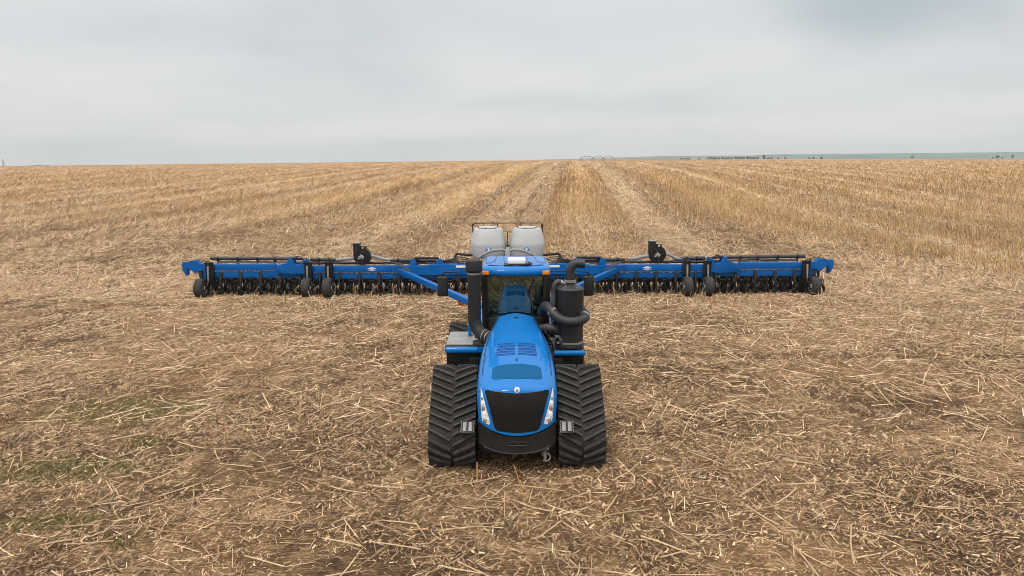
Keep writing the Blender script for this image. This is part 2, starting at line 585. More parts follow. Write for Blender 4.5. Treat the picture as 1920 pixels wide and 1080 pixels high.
STRAW = [(0.0, (0.036, 0.020, 0.011)), (0.22, (0.130, 0.073, 0.035)), (0.50, (0.365, 0.222, 0.115)), (0.78, (0.64, 0.430, 0.245)), (1.0, (0.86, 0.650, 0.420))]
GOLD = [(0.0, (0.095, 0.048, 0.018)), (0.3, (0.310, 0.172, 0.068)), (0.6, (0.570, 0.338, 0.138)), (0.85, (0.78, 0.510, 0.240)), (1.0, (0.90, 0.680, 0.400))]
M['litter'] = straw_material('straw_litter', STRAW)
M['stubble'] = straw_material('standing_straw', GOLD)
M['grass'] = straw_material('weed_green', [(0.0, (0.050, 0.055, 0.014)), (0.6, (0.150, 0.140, 0.040)), (1.0, (0.30, 0.24, 0.09))])


WEEDS = [(-9.6, 15.9, 2.0, 1.1), (-9.0, 12.6, 1.8, 0.7), (-7.8, 10.6, 1.0, 0.4)]


def ground_material():
    m = bpy.data.materials.new('stubble_soil')
    m.use_nodes = True
    n, l = m.node_tree.nodes, m.node_tree.links
    b = n['Principled BSDF']
    b.inputs['Roughness'].default_value = 0.95
    b.inputs['Specular IOR Level'].default_value = 0.1
    g = nd(n, 'ShaderNodeNewGeometry')
    sp = nd(n, 'ShaderNodeSeparateXYZ'); l.new(g.outputs['Position'], sp.inputs[0])

    def math_(op, a, b_=None, c=None, clamp=False):
        x = nd(n, 'ShaderNodeMath', operation=op, use_clamp=clamp)
        for i, v in enumerate((a, b_, c)):
            if v is None:
                continue
            if isinstance(v, (int, float)):
                x.inputs[i].default_value = v
            else:
                l.new(v, x.inputs[i])
        return x.outputs[0]
    X, Y = sp.outputs[0], sp.outputs[1]
    u = math_('MULTIPLY_ADD', Y, -SLOPE, X)
    flat = nd(n, 'ShaderNodeCombineXYZ'); l.new(X, flat.inputs[0]); l.new(Y, flat.inputs[1])
    # crossed chaff flecks at three scales: stretched noise in several directions
    fl = None
    for k, (ang, s1, s2) in enumerate(((0.3, 9, 70), (1.5, 8, 62), (2.5, 10, 80), (0.95, 4, 30), (2.1, 3.5, 26))):
        mp = nd(n, 'ShaderNodeMapping', inp={'Rotation': (0, 0, ang), 'Scale': (s1, s2, 1), 'Location': (k * 3.1, k * 1.7, 0)})
        l.new(flat.outputs[0], mp.inputs[0])
        nz = nd(n, 'ShaderNodeTexNoise', inp={'Scale': 1.0, 'Detail': 2.0, 'Roughness': 0.6, 'Distortion': 0.3})
        l.new(mp.outputs[0], nz.inputs['Vector'])
        fl = nz.outputs[0] if fl is None else math_('MAXIMUM', fl, nz.outputs[0])
    patch = nd(n, 'ShaderNodeTexNoise', inp={'Scale': 0.33, 'Detail': 6.0, 'Roughness': 0.62}); l.new(flat.outputs[0], patch.inputs['Vector'])
    patch2 = nd(n, 'ShaderNodeTexNoise', inp={'Scale': 1.6, 'Detail': 6.0, 'Roughness': 0.65}); l.new(flat.outputs[0], patch2.inputs['Vector'])
    cover = math_('ADD', math_('MULTIPLY', patch.outputs[0], 0.55), math_('MULTIPLY', patch2.outputs[0], 0.45))
    val = math_('ADD', math_('MULTIPLY', fl, 0.75), math_('MULTIPLY', math_('SUBTRACT', cover, 0.5), 0.75))
    r = ramp(n, [(0.36, (0.042, 0.025, 0.014)), (0.45, (0.105, 0.064, 0.034)), (0.535, (0.280, 0.174, 0.088)), (0.66, (0.600, 0.405, 0.225))])
    l.new(val, r.inputs[0])
    # farther out: golden stubble colour
    far = nd(n, 'ShaderNodeMapRange', interpolation_type='SMOOTHSTEP', inp={1: 30.0, 2: 150.0, 3: 0.0, 4: 0.75}); l.new(Y, far.inputs[0])
    fn_ = nd(n, 'ShaderNodeTexNoise', inp={'Scale': 0.05, 'Detail': 8.0, 'Roughness': 0.7})
    st = nd(n, 'ShaderNodeMapping', inp={'Rotation': (0, 0, -math.atan(SLOPE)), 'Scale': (1, 0.15, 1)})
    l.new(flat.outputs[0], st.inputs[0])
    mpv = nd(n, 'ShaderNodeVectorMath', operation='MULTIPLY', inp={1: (2.0, 2.0, 1)}); l.new(st.outputs[0], mpv.inputs[0]); l.new(mpv.outputs[0], fn_.inputs['Vector'])
    fr = ramp(n, [(0.3, (0.300, 0.170, 0.066)), (0.5, (0.480, 0.288, 0.120)), (0.7, (0.610, 0.388, 0.180))]); l.new(fn_.outputs[0], fr.inputs[0])
    mx1 = nd(n, 'ShaderNodeMixRGB'); l.new(far.outputs[0], mx1.inputs[0]); l.new(r.outputs[0], mx1.inputs[1]); l.new(fr.outputs[0], mx1.inputs[2])
    cur = mx1.outputs[0]
    bw = nd(n, 'ShaderNodeTexNoise', noise_dimensions='1D', inp={'Scale': 0.022, 'Detail': 1.0}); l.new(Y, bw.inputs['W'])
    ub = math_('MULTIPLY_ADD', math_('SUBTRACT', bw.outputs[0], 0.5), 3.0, u)
    b1 = math_('SINE', math_('MULTIPLY_ADD', ub, 2 * math.pi / 8.5, 1.1))
    b2 = math_('SINE', math_('MULTIPLY_ADD', ub, 2 * math.pi / 20.5, 0.4))
    bsum = math_('ADD', math_('MULTIPLY', b1, 0.62), math_('MULTIPLY', b2, 0.38))
    bfar = nd(n, 'ShaderNodeMapRange', interpolation_type='SMOOTHSTEP', inp={1: 40.0, 2: 90.0, 3: 0.0, 4: 0.34}); l.new(Y, bfar.inputs[0])
    bm_ = math_('MULTIPLY_ADD', bsum, bfar.outputs[0], 1.0)
    mxb = nd(n, 'ShaderNodeMixRGB', blend_type='MULTIPLY', inp={0: 1.0}); l.new(cur, mxb.inputs[1]); l.new(bm_, mxb.inputs[2])
    cur = mxb.outputs[0]
    # rusty earth in broad patches, and moss where the weeds grow
    rn = nd(n, 'ShaderNodeTexNoise', inp={'Scale': 0.12, 'Detail': 4.0}); l.new(flat.outputs[0], rn.inputs['Vector'])
    rr_ = nd(n, 'ShaderNodeMapRange', inp={1: 0.5, 2: 0.7, 3: 0.0, 4: 0.35}); l.new(rn.outputs[0], rr_.inputs[0])
    mxr = nd(n, 'ShaderNodeMixRGB', inp={2: (0.330, 0.175, 0.066, 1)}); l.new(rr_.outputs[0], mxr.inputs[0]); l.new(cur, mxr.inputs[1])
    cur = mxr.outputs[0]
    for (cx, cy, rx_, ry_) in WEEDS[:3]:
        ex = math_('MULTIPLY', math_('SUBTRACT', X, cx), 1 / rx_)
        ey = math_('MULTIPLY', math_('SUBTRACT', Y, cy), 1 / ry_)
        dd = math_('ADD', math_('MULTIPLY', ex, ex), math_('MULTIPLY', ey, ey))
        dd = math_('MULTIPLY_ADD', math_('SUBTRACT', patch2.outputs[0], 0.5), 3.0, dd)
        mkk = nd(n, 'ShaderNodeMapRange', interpolation_type='SMOOTHSTEP', inp={1: 0.3, 2: 1.3, 3: 0.5, 4: 0.0}); l.new(dd, mkk.inputs[0])
        mxg = nd(n, 'ShaderNodeMixRGB', inp={2: (0.110, 0.098, 0.030, 1)}); l.new(mkk.outputs[0], mxg.inputs[0]); l.new(cur, mxg.inputs[1])
        cur = mxg.outputs[0]
    wob = math_('MULTIPLY_ADD', math_('SUBTRACT', patch.outputs[0], 0.5), 2.2, u)
    # pale lanes of flattened straw
    lane = None
    for a, b2 in LANES:
        c, h = (a + b2) / 2, (b2 - a) / 2
        d = math_('ABSOLUTE', math_('SUBTRACT', wob, c))
        mk = nd(n, 'ShaderNodeMapRange', interpolation_type='SMOOTHSTEP', inp={1: h - 0.6, 2: h + 0.5, 3: 0.6, 4: 0.0}); l.new(d, mk.inputs[0])
        lane = mk.outputs[0] if lane is None else math_('MAXIMUM', lane, mk.outputs[0])
    behind = nd(n, 'ShaderNodeMapRange', interpolation_type='SMOOTHSTEP', inp={1: 34.0, 2: 60.0, 3: 0.0, 4: 1.0}); l.new(Y, behind.inputs[0])
    lane = math_('MULTIPLY', lane, behind.outputs[0])
    lc = ramp(n, [(0.35, (0.23, 0.150, 0.085)), (0.55, (0.40, 0.285, 0.170)), (0.7, (0.50, 0.375, 0.24))]); l.new(val, lc.inputs[0])
    mx2 = nd(n, 'ShaderNodeMixRGB'); l.new(lane, mx2.inputs[0]); l.new(cur, mx2.inputs[1]); l.new(lc.outputs[0], mx2.inputs[2])
    cur = mx2.outputs[0]
    # bare furrows between the strips
    fw = None
    for f in FURROWS:
        d = math_('ABSOLUTE', math_('SUBTRACT', u, f))
        mk = nd(n, 'ShaderNodeMapRange', interpolation_type='SMOOTHSTEP', inp={1: 0.4, 2: 1.5, 3: 0.70, 4: 0.0}); l.new(d, mk.inputs[0])
        fw = mk.outputs[0] if fw is None else math_('MAXIMUM', fw, mk.outputs[0])
    fw = math_('MULTIPLY', fw, behind.outputs[0])
    # two wheel tracks left behind the seed tanks
    xc = math_('MAXIMUM', math_('MULTIPLY_ADD', Y, SLOPE, -7.4), -0.5)
    for o in (-1.35, 1.35):
        d = math_('ABSOLUTE', math_('ADD', math_('SUBTRACT', X, xc), o))
        mk = nd(n, 'ShaderNodeMapRange', interpolation_type='SMOOTHSTEP', inp={1: 0.25, 2: 0.6, 3: 0.75, 4: 0.0}); l.new(d, mk.inputs[0])
        fw = math_('MAXIMUM', fw, math_('MULTIPLY', mk.outputs[0], behind.outputs[0]))
    # rut crossing in front on the right
    d = math_('ABSOLUTE', math_('SUBTRACT', Y, math_('MULTIPLY_ADD', X, -0.03, 20.6)))
    mk = nd(n, 'ShaderNodeMapRange', interpolation_type='SMOOTHSTEP', inp={1: 0.1, 2: 0.5, 3: 0.55, 4: 0.0}); l.new(d, mk.inputs[0])
    rx = nd(n, 'ShaderNodeMapRange', inp={1: 1.0, 2: 4.0, 3: 0.0, 4: 1.0}); l.new(X, rx.inputs[0])
    fw = math_('MAXIMUM', fw, math_('MULTIPLY', mk.outputs[0], rx.outputs[0]))
    wy = math_('ABSOLUTE', math_('SUBTRACT', Y, 31.4))  # dark strip under the planter: shade between row units painted into soil colour
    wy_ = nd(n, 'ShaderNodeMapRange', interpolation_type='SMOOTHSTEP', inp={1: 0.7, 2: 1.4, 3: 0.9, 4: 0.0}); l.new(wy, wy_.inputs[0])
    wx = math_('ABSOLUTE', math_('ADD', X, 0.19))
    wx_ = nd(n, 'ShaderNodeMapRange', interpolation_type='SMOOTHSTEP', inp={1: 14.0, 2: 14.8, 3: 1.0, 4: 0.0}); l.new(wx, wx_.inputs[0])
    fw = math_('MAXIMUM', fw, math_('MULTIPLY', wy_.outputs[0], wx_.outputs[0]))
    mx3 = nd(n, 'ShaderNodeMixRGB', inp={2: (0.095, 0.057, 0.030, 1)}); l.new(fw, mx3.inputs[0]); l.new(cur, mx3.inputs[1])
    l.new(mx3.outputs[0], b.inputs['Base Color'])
    bp = nd(n, 'ShaderNodeBump', inp={'Strength': 0.8, 'Distance': 0.03}); l.new(val, bp.inputs['Height']); l.new(bp.outputs[0], b.inputs['Normal'])
    return m


ground = ground_sheet()
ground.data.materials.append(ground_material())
tag(ground, kind='structure')


# ------------------------------------------------------------------ loose straw and stubble (uncountable)
def scatter(n, y0, y1, p, margin=6.0, k=0.92):
    """ground points; density falls off as y**-p"""
    a = 2.0 - p
    r_ = rng.random(n)
    if abs(a) < 1e-6:
        y = y0 * (y1 / y0) ** r_
    else:
        y = (y0 ** a + (y1 ** a - y0 ** a) * r_) ** (1 / a)
    x = (rng.random(n) * 2 - 1) * (k * y + margin)
    return x, y


def footprint(x, y):
    """under the tracks of the tractor: keep litter from poking through"""
    return (np.abs(np.abs(x - 0.09) - 1.28) < 0.5) & (y > 12.9) & (y < 19.0)


def lying(name, n, y0, y1, p, L0, L1, W0, W1, lift, tilt, grow=25.0, darker=0.0, cover=0.0):
    x, y = scatter(n, y0, y1, p)
    cov = vnoise(x + 9, y + 3, 3.1) * 0.6 + vnoise(x, y, 0.9) * 0.4
    cov = 0.5 + (cov - 0.5) * 1.2
    keep = ~footprint(x, y)
    if cover:
        keep &= (cov + rng.random(len(x)) * 0.5 > cover)
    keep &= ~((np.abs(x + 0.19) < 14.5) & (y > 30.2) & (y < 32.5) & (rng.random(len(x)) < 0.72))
    rut = (np.abs(y - (20.6 - 0.03 * x)) < 0.3) & (x > 2)
    keep &= ~(rut & (rng.random(len(x)) < 0.55))
    x, y = x[keep], y[keep]
    n = len(x)
    s = np.clip(y / grow, 1.0, 4.5)
    L = (L0 + (L1 - L0) * rng.random(n) ** 2) * np.minimum(s, 2.2)
    W = (W0 + (W1 - W0) * rng.random(n)) * s
    # on the left the straw lies combed to one side, elsewhere it is crossed
    az = rng.normal(0.0, 0.8, n)
    wild = rng.random(n) < np.where(y > 30, 0.95, 0.6)
    az[wild] = rng.random(wild.sum()) * math.pi
    el = np.abs(rng.normal(0, tilt, n)) * np.clip(1.3 - y / 300.0, 0.25, 1)
    D = np.stack([np.cos(az) * np.cos(el), np.sin(az) * np.cos(el), np.sin(el)], -1)
    z = height(x, y) + micro(x, y) + lift * rng.random(n) + np.sin(el) * L / 2 + 0.003
    tone = np.clip(rng.normal(0.61 - darker, 0.29, n), 0, 1)
    dark_ = rng.random(n) < 0.25
    tone = np.where(dark_, tone * 0.45, tone)
    tone = np.where(y > 40, tone + 0.14 * band(x - SLOPE * y, y), tone)
    me = straw_mesh(name, np.stack([x, y, z], -1), D, L, W, np.clip(tone, 0, 1))
    me.materials.append(M['litter'])
    o = bpy.data.objects.new(name, me)
    COL.objects.link(o)
    return tag(o, kind='stuff')


lying('straw_chaff', 780000, 7.8, 36, 0.15, 0.03, 0.15, 0.005, 0.012, 0.03, 0.30, cover=0.50)
lying('loose_straw', 37000, 7.8, 40, 0.2, 0.12, 0.60, 0.010, 0.020, 0.05, 0.11, cover=0.45)
lying('long_straw', 11000, 15, 52, 0.3, 0.35, 1.15, 0.018, 0.027, 0.06, 0.14, cover=0.35, darker=-0.14, grow=60.0)
lying('husk_flakes', 20000, 7.8, 34, 0.1, 0.04, 0.13, 0.018, 0.042, 0.03, 0.35, darker=-0.12, cover=0.40)
lying('flattened_straw', 225000, 32, 420, 2.0, 0.20, 0.65, 0.016, 0.028, 0.06, 0.42, grow=48.0, cover=0.35)


def stubble(name, n, y0, y1, p, leanR):
    x, y = scatter(n, y0, y1, p, 8.0, 0.92)
    u = x - SLOPE * y
    u = np.round(u / 0.9) * 0.9 + rng.normal(0, 0.10, n) + np.where(rng.random(n) < 0.45, rng.normal(0, 0.35, n), 0)
    x = np.where(y < 240, u + SLOPE * y, x)
    st = standing(x, y)
    keep = rng.random(n) < st
    # a thin scatter of single stems everywhere beyond the planter
    x, y = x[keep], y[keep]
    n = len(x)
    s = np.clip(y / 55.0, 1.0, 5.0)
    u = x - SLOPE * y
    b = band(u, y)
    L = (0.20 + 0.36 * rng.random(n)) * np.minimum(s, 1.3) * (0.6 + 0.8 * vnoise(x + 40, y * 0.5, 6.0))
    L = L * np.clip(1.45 - y / 260.0, 0.35, 1.0) * np.where((y < 160) & (u > -3), 1.35, 1.0)
    W = (0.014 + 0.014 * rng.random(n)) * s
    lx = np.where(u < -3, rng.normal(0.55, 0.28, n), rng.normal(-0.04, 0.18, n))
    lx = np.where((u > -3) & (y < 75), rng.normal(-0.28, 0.30, n), lx)
    L = np.where((u < -3) & (y < 130), L * 1.25, L)
    ly = rng.normal(0, 0.16, n)
    D = np.stack([lx, ly, np.ones(n)], -1); D /= np.linalg.norm(D, axis=1, keepdims=True)
    z = height(x, y) + micro(x, y) - 0.02
    tone = np.clip(rng.normal(0.56, 0.25, n) + 0.13 * b + 0.14 * (y < 100) - 0.06 * ((u > -3) & (u < 5.6)), 0, 1)
    me = straw_mesh(name, np.stack([x, y, z], -1), D, L, W, tone, full=True)
    me.materials.append(M['stubble'])
    o = bpy.data.objects.new(name, me)
    COL.objects.link(o)
    return tag(o, kind='stuff')


stubble('standing_stubble', 600000, 22, 700, 2.0, 0.3)


def weeds():
    P = []
    for (cx, cy, rx, ry, k) in ((-9.6, 15.9, 2.0, 1.0, 1700), (-9.0, 12.6, 1.7, 0.6, 1600), (-7.8, 10.6, 0.9, 0.35, 500), (-6.2, 9.9, 0.25, 0.12, 90), (-8.0, 13.9, 0.5, 0.25, 250),
                               (5.2, 14.3, 0.4, 0.2, 90), (2.0, 10.7, 0.12, 0.1, 50), (9.5, 17.5, 0.5, 0.3, 120)):
        a = rng.random(k) * 2 * math.pi
        q = rng.random(k) ** 0.7
        P.append(np.stack([cx + np.cos(a) * q * rx, cy + np.sin(a) * q * ry], -1))
    P = np.concatenate(P)
    n = len(P)
    z = height(P[:, 0], P[:, 1]) + micro(P[:, 0], P[:, 1])
    D = np.stack([rng.normal(0, 0.7, n), rng.normal(0, 0.7, n), np.ones(n)], -1); D /= np.linalg.norm(D, axis=1, keepdims=True)
    me = straw_mesh('green_weeds', np.stack([P[:, 0], P[:, 1], z], -1), D, 0.04 + 0.10 * rng.random(n), 0.008 + 0.01 * rng.random(n), np.clip(rng.normal(0.5, 0.25, n), 0, 1), full=True, taper=0.2)
    me.materials.append(M['grass'])
    o = bpy.data.objects.new('green_weeds', me)
    COL.objects.link(o)
    tag(o, kind='stuff')


weeds()

# ------------------------------------------------------------------ tractor
TX = 0.09
T0 = (0.0, 15.5, 0.0)
tractor = thing('tracked_tractor', 'large blue articulated tractor on four black rubber tracks, pulling the wide planter', 'tractor', (TX, 15.5, 0))


def T(mb, name, mat, parent=None, **kw):
    return mb.build(name, mat, parent or tractor, off=T0, **kw)


def hood_top(Y):
    return 1.725 + 0.212 * (Y - 12.55) + 0.05 * (1 - ((Y - 14.1) / 1.6) ** 2)


HOOD = [  # Y, half width, bottom, top offset, corner radius
    (12.54, 0.775, 1.03, -0.035, 0.20), (12.66, 0.782, 1.03, -0.012, 0.22), (12.88, 0.787, 1.03, 0.0, 0.23), (13.2, 0.790, 1.05, 0, 0.24),
    (13.6, 0.782, 1.08, 0, 0.24), (14.0, 0.762, 1.10, 0, 0.24), (14.4, 0.725, 1.16, 0, 0.24), (14.8, 0.665, 1.2, 0, 0.23), (15.2, 0.585, 1.25, 0, 0.21), (15.72, 0.47, 1.3, 0, 0.16)]


def hood_wr(Y):
    ys = [h[0] for h in HOOD]
    return float(np.interp(Y, ys, [h[1] for h in HOOD])), float(np.interp(Y, ys, [h[4] for h in HOOD])), float(np.interp(Y, ys, [h[3] for h in HOOD]))


def hood_outline(w, b, t, r, crown=0.05):
    """half profile from lower left over the top to lower right"""
    pts = []
    for k in range(7):
        pts.append((-w + 0.02 * (1 - k / 6) ** 2, b + (t - r - b) * k / 6))
    for k in range(1, 9):
        a = math.pi / 2 * k / 8
        pts.append((-w + r * (1 - math.cos(a)) * 1.15, t - r + r * math.sin(a)))
    xr = w - r * 1.15
    for k in range(1, 9):
        x = -xr + xr * k / 8
        pts.append((x, t + crown * (1 - (x / xr) ** 2)))
    half = pts
    full = half + [(-p[0], p[1]) for p in half[-2::-1]]
    for k in range(1, 12):
        x = w - 2 * w * k / 12
        full.append((x, b - 0.19 * (1 - (x / w) ** 2)))
    return full


def hood_surf(x, Y, off=0.0):
    w, r, dt = hood_wr(Y)
    xr = w - r * 1.15
    z = hood_top(Y) + dt + 0.05 * (1 - (x / xr) ** 2)
    return (x, Y - off * 0.2, z + off)


def nose_y(x, z):
    return 12.30 + 0.25 * (abs(x) / 0.78) ** 2.6 + 0.10 * max(0.0, (z - 1.2) / 0.45) ** 2 - 0.03 * max(0.0, (1.2 - z) / 0.4)


def nose_surf(x, z, off=0.0):
    return (x, nose_y(x, z) - off, z)


mb = MB()
rings = []
face = hood_outline(0.745, 1.02, 1.655, 0.20, 0.045)
for s in (0.02, 0.2, 0.4, 0.6, 0.75, 0.86, 0.94):
    rings.append([nose_surf(p[0] * s, 1.25 + (p[1] - 1.25) * s) for p in face])
rings.append([nose_surf(p[0], p[1]) for p in face])
f2 = hood_outline(0.765, 1.02, 1.69, 0.21, 0.05)
rings.append([(p[0], nose_y(p[0], p[1]) + 0.045, p[1]) for p in f2])
for i, (Y, w, b, dt, r) in enumerate(HOOD):
    o = hood_outline(w, b, hood_top(Y) + dt, r)
    e = max(0.0, 1 - i / 3.0)
    rings.append([(p[0], Y + e * (0.10 * (abs(p[0]) / 0.78) ** 2.6 if True else 0), p[1]) for p in o])
mb.rings(rings, True, False, True)
hood = T(mb, 'hood', M['blue'], smooth=50)

# nose details on the same curved surface
pg = round_poly([(-0.62, 1.635), (-0.59, 1.665), (0, 1.632), (0.59, 1.665), (0.62, 1.635), (0.53, 1.35), (0.455, 1.05), (0.42, 0.945), (0.36, 0.915), (0, 0.885), (-0.36, 0.915), (-0.42, 0.945), (-0.455, 1.05), (-0.53, 1.35)], 0.035, 3)
T(MB().patch(densify(pg, 0.05), nose_surf, 0.006, 8, rim=0.02), 'grille', M['grille'])
for s in (-1, 1):
    hp = [(s * 0.700, 1.69), (s * 0.672, 1.62), (s * 0.590, 1.33), (s * 0.515, 1.06), (s * 0.53, 1.015), (s * 0.60, 1.02), (s * 0.675, 1.06), (s * 0.700, 1.33)]
    hl = T(MB().patch(densify(round_poly(hp, 0.02, 2), 0.04), nose_surf, 0.008, 5, rim=0.02), 'headlight', M['chrome'])
    for (zc, xc, rr, mt) in ((1.50, 0.664, 0.022, 'steel_dull'), (1.415, 0.655, 0.036, 'lampwhite'), (1.315, 0.640, 0.038, 'steel_dull'), (1.215, 0.622, 0.048, 'lampwhite'), (1.075, 0.612, 0.038, 'steel_dull')):
        mb = MB()
        yc = nose_y(xc, zc) - 0.008
        mb.lathe([(rr * 1.25, 0.004), (rr * 1.25, -0.012), (rr, -0.016), (rr * 0.9, -0.010), (rr * 0.5, -0.018), (0.001, -0.022)], (s * xc, yc, zc), 'Y', 14)
        T(mb, 'lamp', M[mt], hl)
    mb = MB()
    mb.patch(densify([(s * 0.545, 1.135), (s * 0.685, 1.15), (s * 0.685, 1.128), (s * 0.540, 1.113)], 0.03), nose_surf, 0.018, 2, rim=0.012)
    T(mb, 'lamp_divider', M['white'], hl)
# round badge with a leaf mark
mb = MB(); mb.lathe([(0.056, 0.012), (0.056, -0.010), (0.048, -0.016), (0.001, -0.017)], (0, nose_y(0, 1.665) - 0.002, 1.700), 'Y', 24)
badge = T(mb, 'badge', M['white'])
leaf = MB()
for (a, b_) in (((0, -0.03), (0, 0.03)), ((0, -0.012), (0.024, 0.016)), ((0, -0.012), (-0.024, 0.016)), ((0, -0.026), (0.02, -0.012)), ((0, -0.026), (-0.02, -0.012))):
    leaf.tube([(a[0], nose_y(0, 1.665) - 0.020, 1.700 + a[1]), (b_[0], nose_y(0, 1.665) - 0.020, 1.700 + b_[1])], [0.006, 0.003], 6)
T(leaf, 'leaf_mark', M['badge_blue'], badge)
# dark panel, louvres, seams on the hood top
pn = round_poly([(-0.50, 12.80), (-0.40, 12.75), (0, 12.725), (0.40, 12.75), (0.50, 12.80), (0.485, 13.17), (0.40, 13.225), (0, 13.25), (-0.40, 13.225), (-0.485, 13.17)], 0.05, 3)
T(MB().patch(densify(pn, 0.05), hood_surf, 0.004, 6, rim=0.012), 'hood_screen', M['blue_panel'])
for s in (-1, 1):
    mb = MB(); lip = MB()
    for k in range(5):
        yy = 13.60 + k * 0.115
        xa, xb = 0.035, 0.425 - 0.008 * k
        q = [(s * xa, yy), (s * (xb + 0.01), yy + 0.012), (s * xb, yy + 0.062), (s * xa, yy + 0.05)]
        mb.patch(densify(q, 0.04), hood_surf, 0.003, 2)
        pts = [Vector(hood_surf(s * (xa + (xb - xa) * t), yy + 0.058 + 0.01 * t, 0.008)) for t in (0, 0.25, 0.5, 0.75, 1)]
        lip.tube(pts, 0.011, 6)
    lv = T(mb, 'hood_vent', M['blue_slot'])
    T(lip, 'louvre', M['blue'], lv)
for s in (-1, 1):   # raised crease either side of the vent panel
    mb = MB()
    pts = [Vector(hood_surf(s * x, y, 0.001)) for x, y in ((0.50, 13.50), (0.492, 13.9), (0.47, 14.3), (0.435, 14.5), (0.36, 14.56), (0.0, 14.58))]
    mb.tube(pts, 0.012, 6, smooth=5)
    T(mb, 'hood_crease', M['blue'])
    mb = MB()
    pts = []
    for Y in np.linspace(13.0, 15.6, 9):
        w, r, dt = hood_wr(Y)
        pts.append((s * (w - r * 0.42), Y, hood_top(Y) - r * 0.14))
    mb.tube(pts, 0.0065, 5)
    T(mb, 'panel_gap', M['black_matte'])
mb = MB(); p = hood_surf(0, 13.40, 0.0); mb.box((0, 13.40, p[2] + 0.012), (0.022, 0.07, 0.03), 0.006)
T(mb, 'hood_latch', M['black'])
mb = MB(); p = hood_surf(0, 15.45, 0.0); mb.box((0, 15.45, p[2] + 0.004), (0.10, 0.05, 0.012), 0.004)
T(mb, 'washer_jet', M['black'])

# engine block side covers, front frame, bumper
mb = MB()
mb.box((0, 14.2, 1.0), (1.30, 2.9, 0.5), 0.05)
mb.box((0, 15.9, 0.95), (0.95, 6.0, 0.65), 0.04)
mb.box((0, 13.1, 0.62), (1.0, 1.3, 0.35), 0.04)
for s in (-1, 1):
    mb.beam((s * 0.42, 12.55, 0.72), (s * 0.42, 17.0, 0.72), 0.12, 0.3, 0.01)
T(mb, 'chassis', M['black'])
bump = MB()
brs = []
for (z, w, dyy) in ((0.46, 0.72, 0.10), (0.48, 0.735, 0.02), (0.53, 0.74, -0.035), (0.60, 0.745, -0.02), (0.72, 0.755, 0.0), (0.815, 0.77, 0.012), (0.818, 0.74, 0.06)):
    ring = []
    for k in range(25):
        x = -w + 2 * w * k / 24
        drop = -0.10 * (1 - (x / w) ** 2) if z < 0.7 else -0.04 * (1 - (x / w) ** 2) if z < 0.85 else -0.03 * (1 - (x / 0.77) ** 2) * 0
        lift = 0.19 * (x / w) ** 2 if z > 0.7 else 0.06 * (x / w) ** 2
        ring.append((x, nose_y(x * 0.985, 1.0) + dyy, z + drop * 0.35 + lift))
    ring += [(w, 12.95, ring[-1][2]), (-w, 12.95, ring[-1][2])]
    brs.append(ring)
bump.rings(brs, True, True, False)
bp_ = T(bump, 'front_bumper', M['black'], smooth=30)
mb = MB()
pts = []
for k in range(21):
    x = -0.64 + 1.28 * k / 20
    pts.append((x, nose_y(x, 1.0) - 0.045, 0.515 - 0.035 * (1 - (x / 0.64) ** 2) + 0.05 * (x / 0.64) ** 2))
mb.tube(pts, 0.016, 8)
T(mb, 'bumper_lip', M['canister'], bp_)
mb = MB()
fr = round_poly([(-0.18, 0.635), (0.18, 0.635), (0.19, 0.71), (-0.19, 0.71)], 0.02, 3)
fp = [(p_[0], nose_y(p_[0], 1.0) - 0.030, p_[1]) for p_ in fr]
mb.tube(fp + [fp[0]], 0.010, 6)
mb.box((0, 12.265, 0.675), (0.05, 0.03, 0.02), 0.004)
T(mb, 'tow_pocket', M['canister'], bp_)
mb = MB()
mb.cyl((0.54, 12.40, 0.44), (0.54, 12.40, 0.30), 0.035, 0.03)
mb.lathe([(0.05, -0.02), (0.062, 0.0), (0.05, 0.02)], (0.53, 12.42, 0.40), 'Y', 12, True, True)
mb.tube([(0.60, 12.42, 0.42), (0.64, 12.40, 0.33), (0.58, 12.38, 0.27), (0.50, 12.40, 0.28)], 0.014, 6, smooth=4)
mb.box((0.54, 12.44, 0.50), (0.16, 0.08, 0.05), 0.01)
T(mb, 'tow_coupling', M['steel_dull'])
mb = MB()
mb.box((0, 13.1, 0.40), (1.40, 0.9, 0.22), 0.03)
mb.box((0, 12.75, 0.55), (1.5, 0.3, 0.3), 0.03)
T(mb, 'belly_plate', M['black_matte'])

# step pads beside the nose
for s in (-1, 1):
    mb = MB()
    mb.box((s * 0.865, 12.62, 0.50), (0.06, 0.12, 0.92), 0.01)
    mb.box((s * 0.835, 12.70, 0.62), (0.10, 0.30, 0.10), 0.01)
    mb.box((s * 0.955, 12.43, 0.945), (0.27, 0.28, 0.03), 0.008, Matrix.Rotation(R(38), 3, 'X'))
    for k in range(5):
        mb.lathe([(0.016, 0.0), (0.016, -0.014), (0.004, -0.018)], (s * 0.868, 12.56, 0.36 + 0.11 * k), 'Y', 8)
    stp = T(mb, 'front_step', M['black'])
    mb = MB()
    rot = Matrix.Rotation(R(38), 3, 'X')
    pc_ = Vector((s * 0.955, 12.43, 0.945))
    for k in (-1, 1):
        mb.box(pc_ + rot @ Vector((k * 0.055, 0, 0.020)), (0.070, 0.20, 0.014), 0.004, rot)
    for i in range(7):
        for e in (-1, 1):
            mb.box(pc_ + rot @ Vector((e * 0.120, -0.11 + i * 0.036, 0.020)), (0.016, 0.016, 0.016), 0, rot)
    T(mb, 'step_tread', M['tread'], stp)


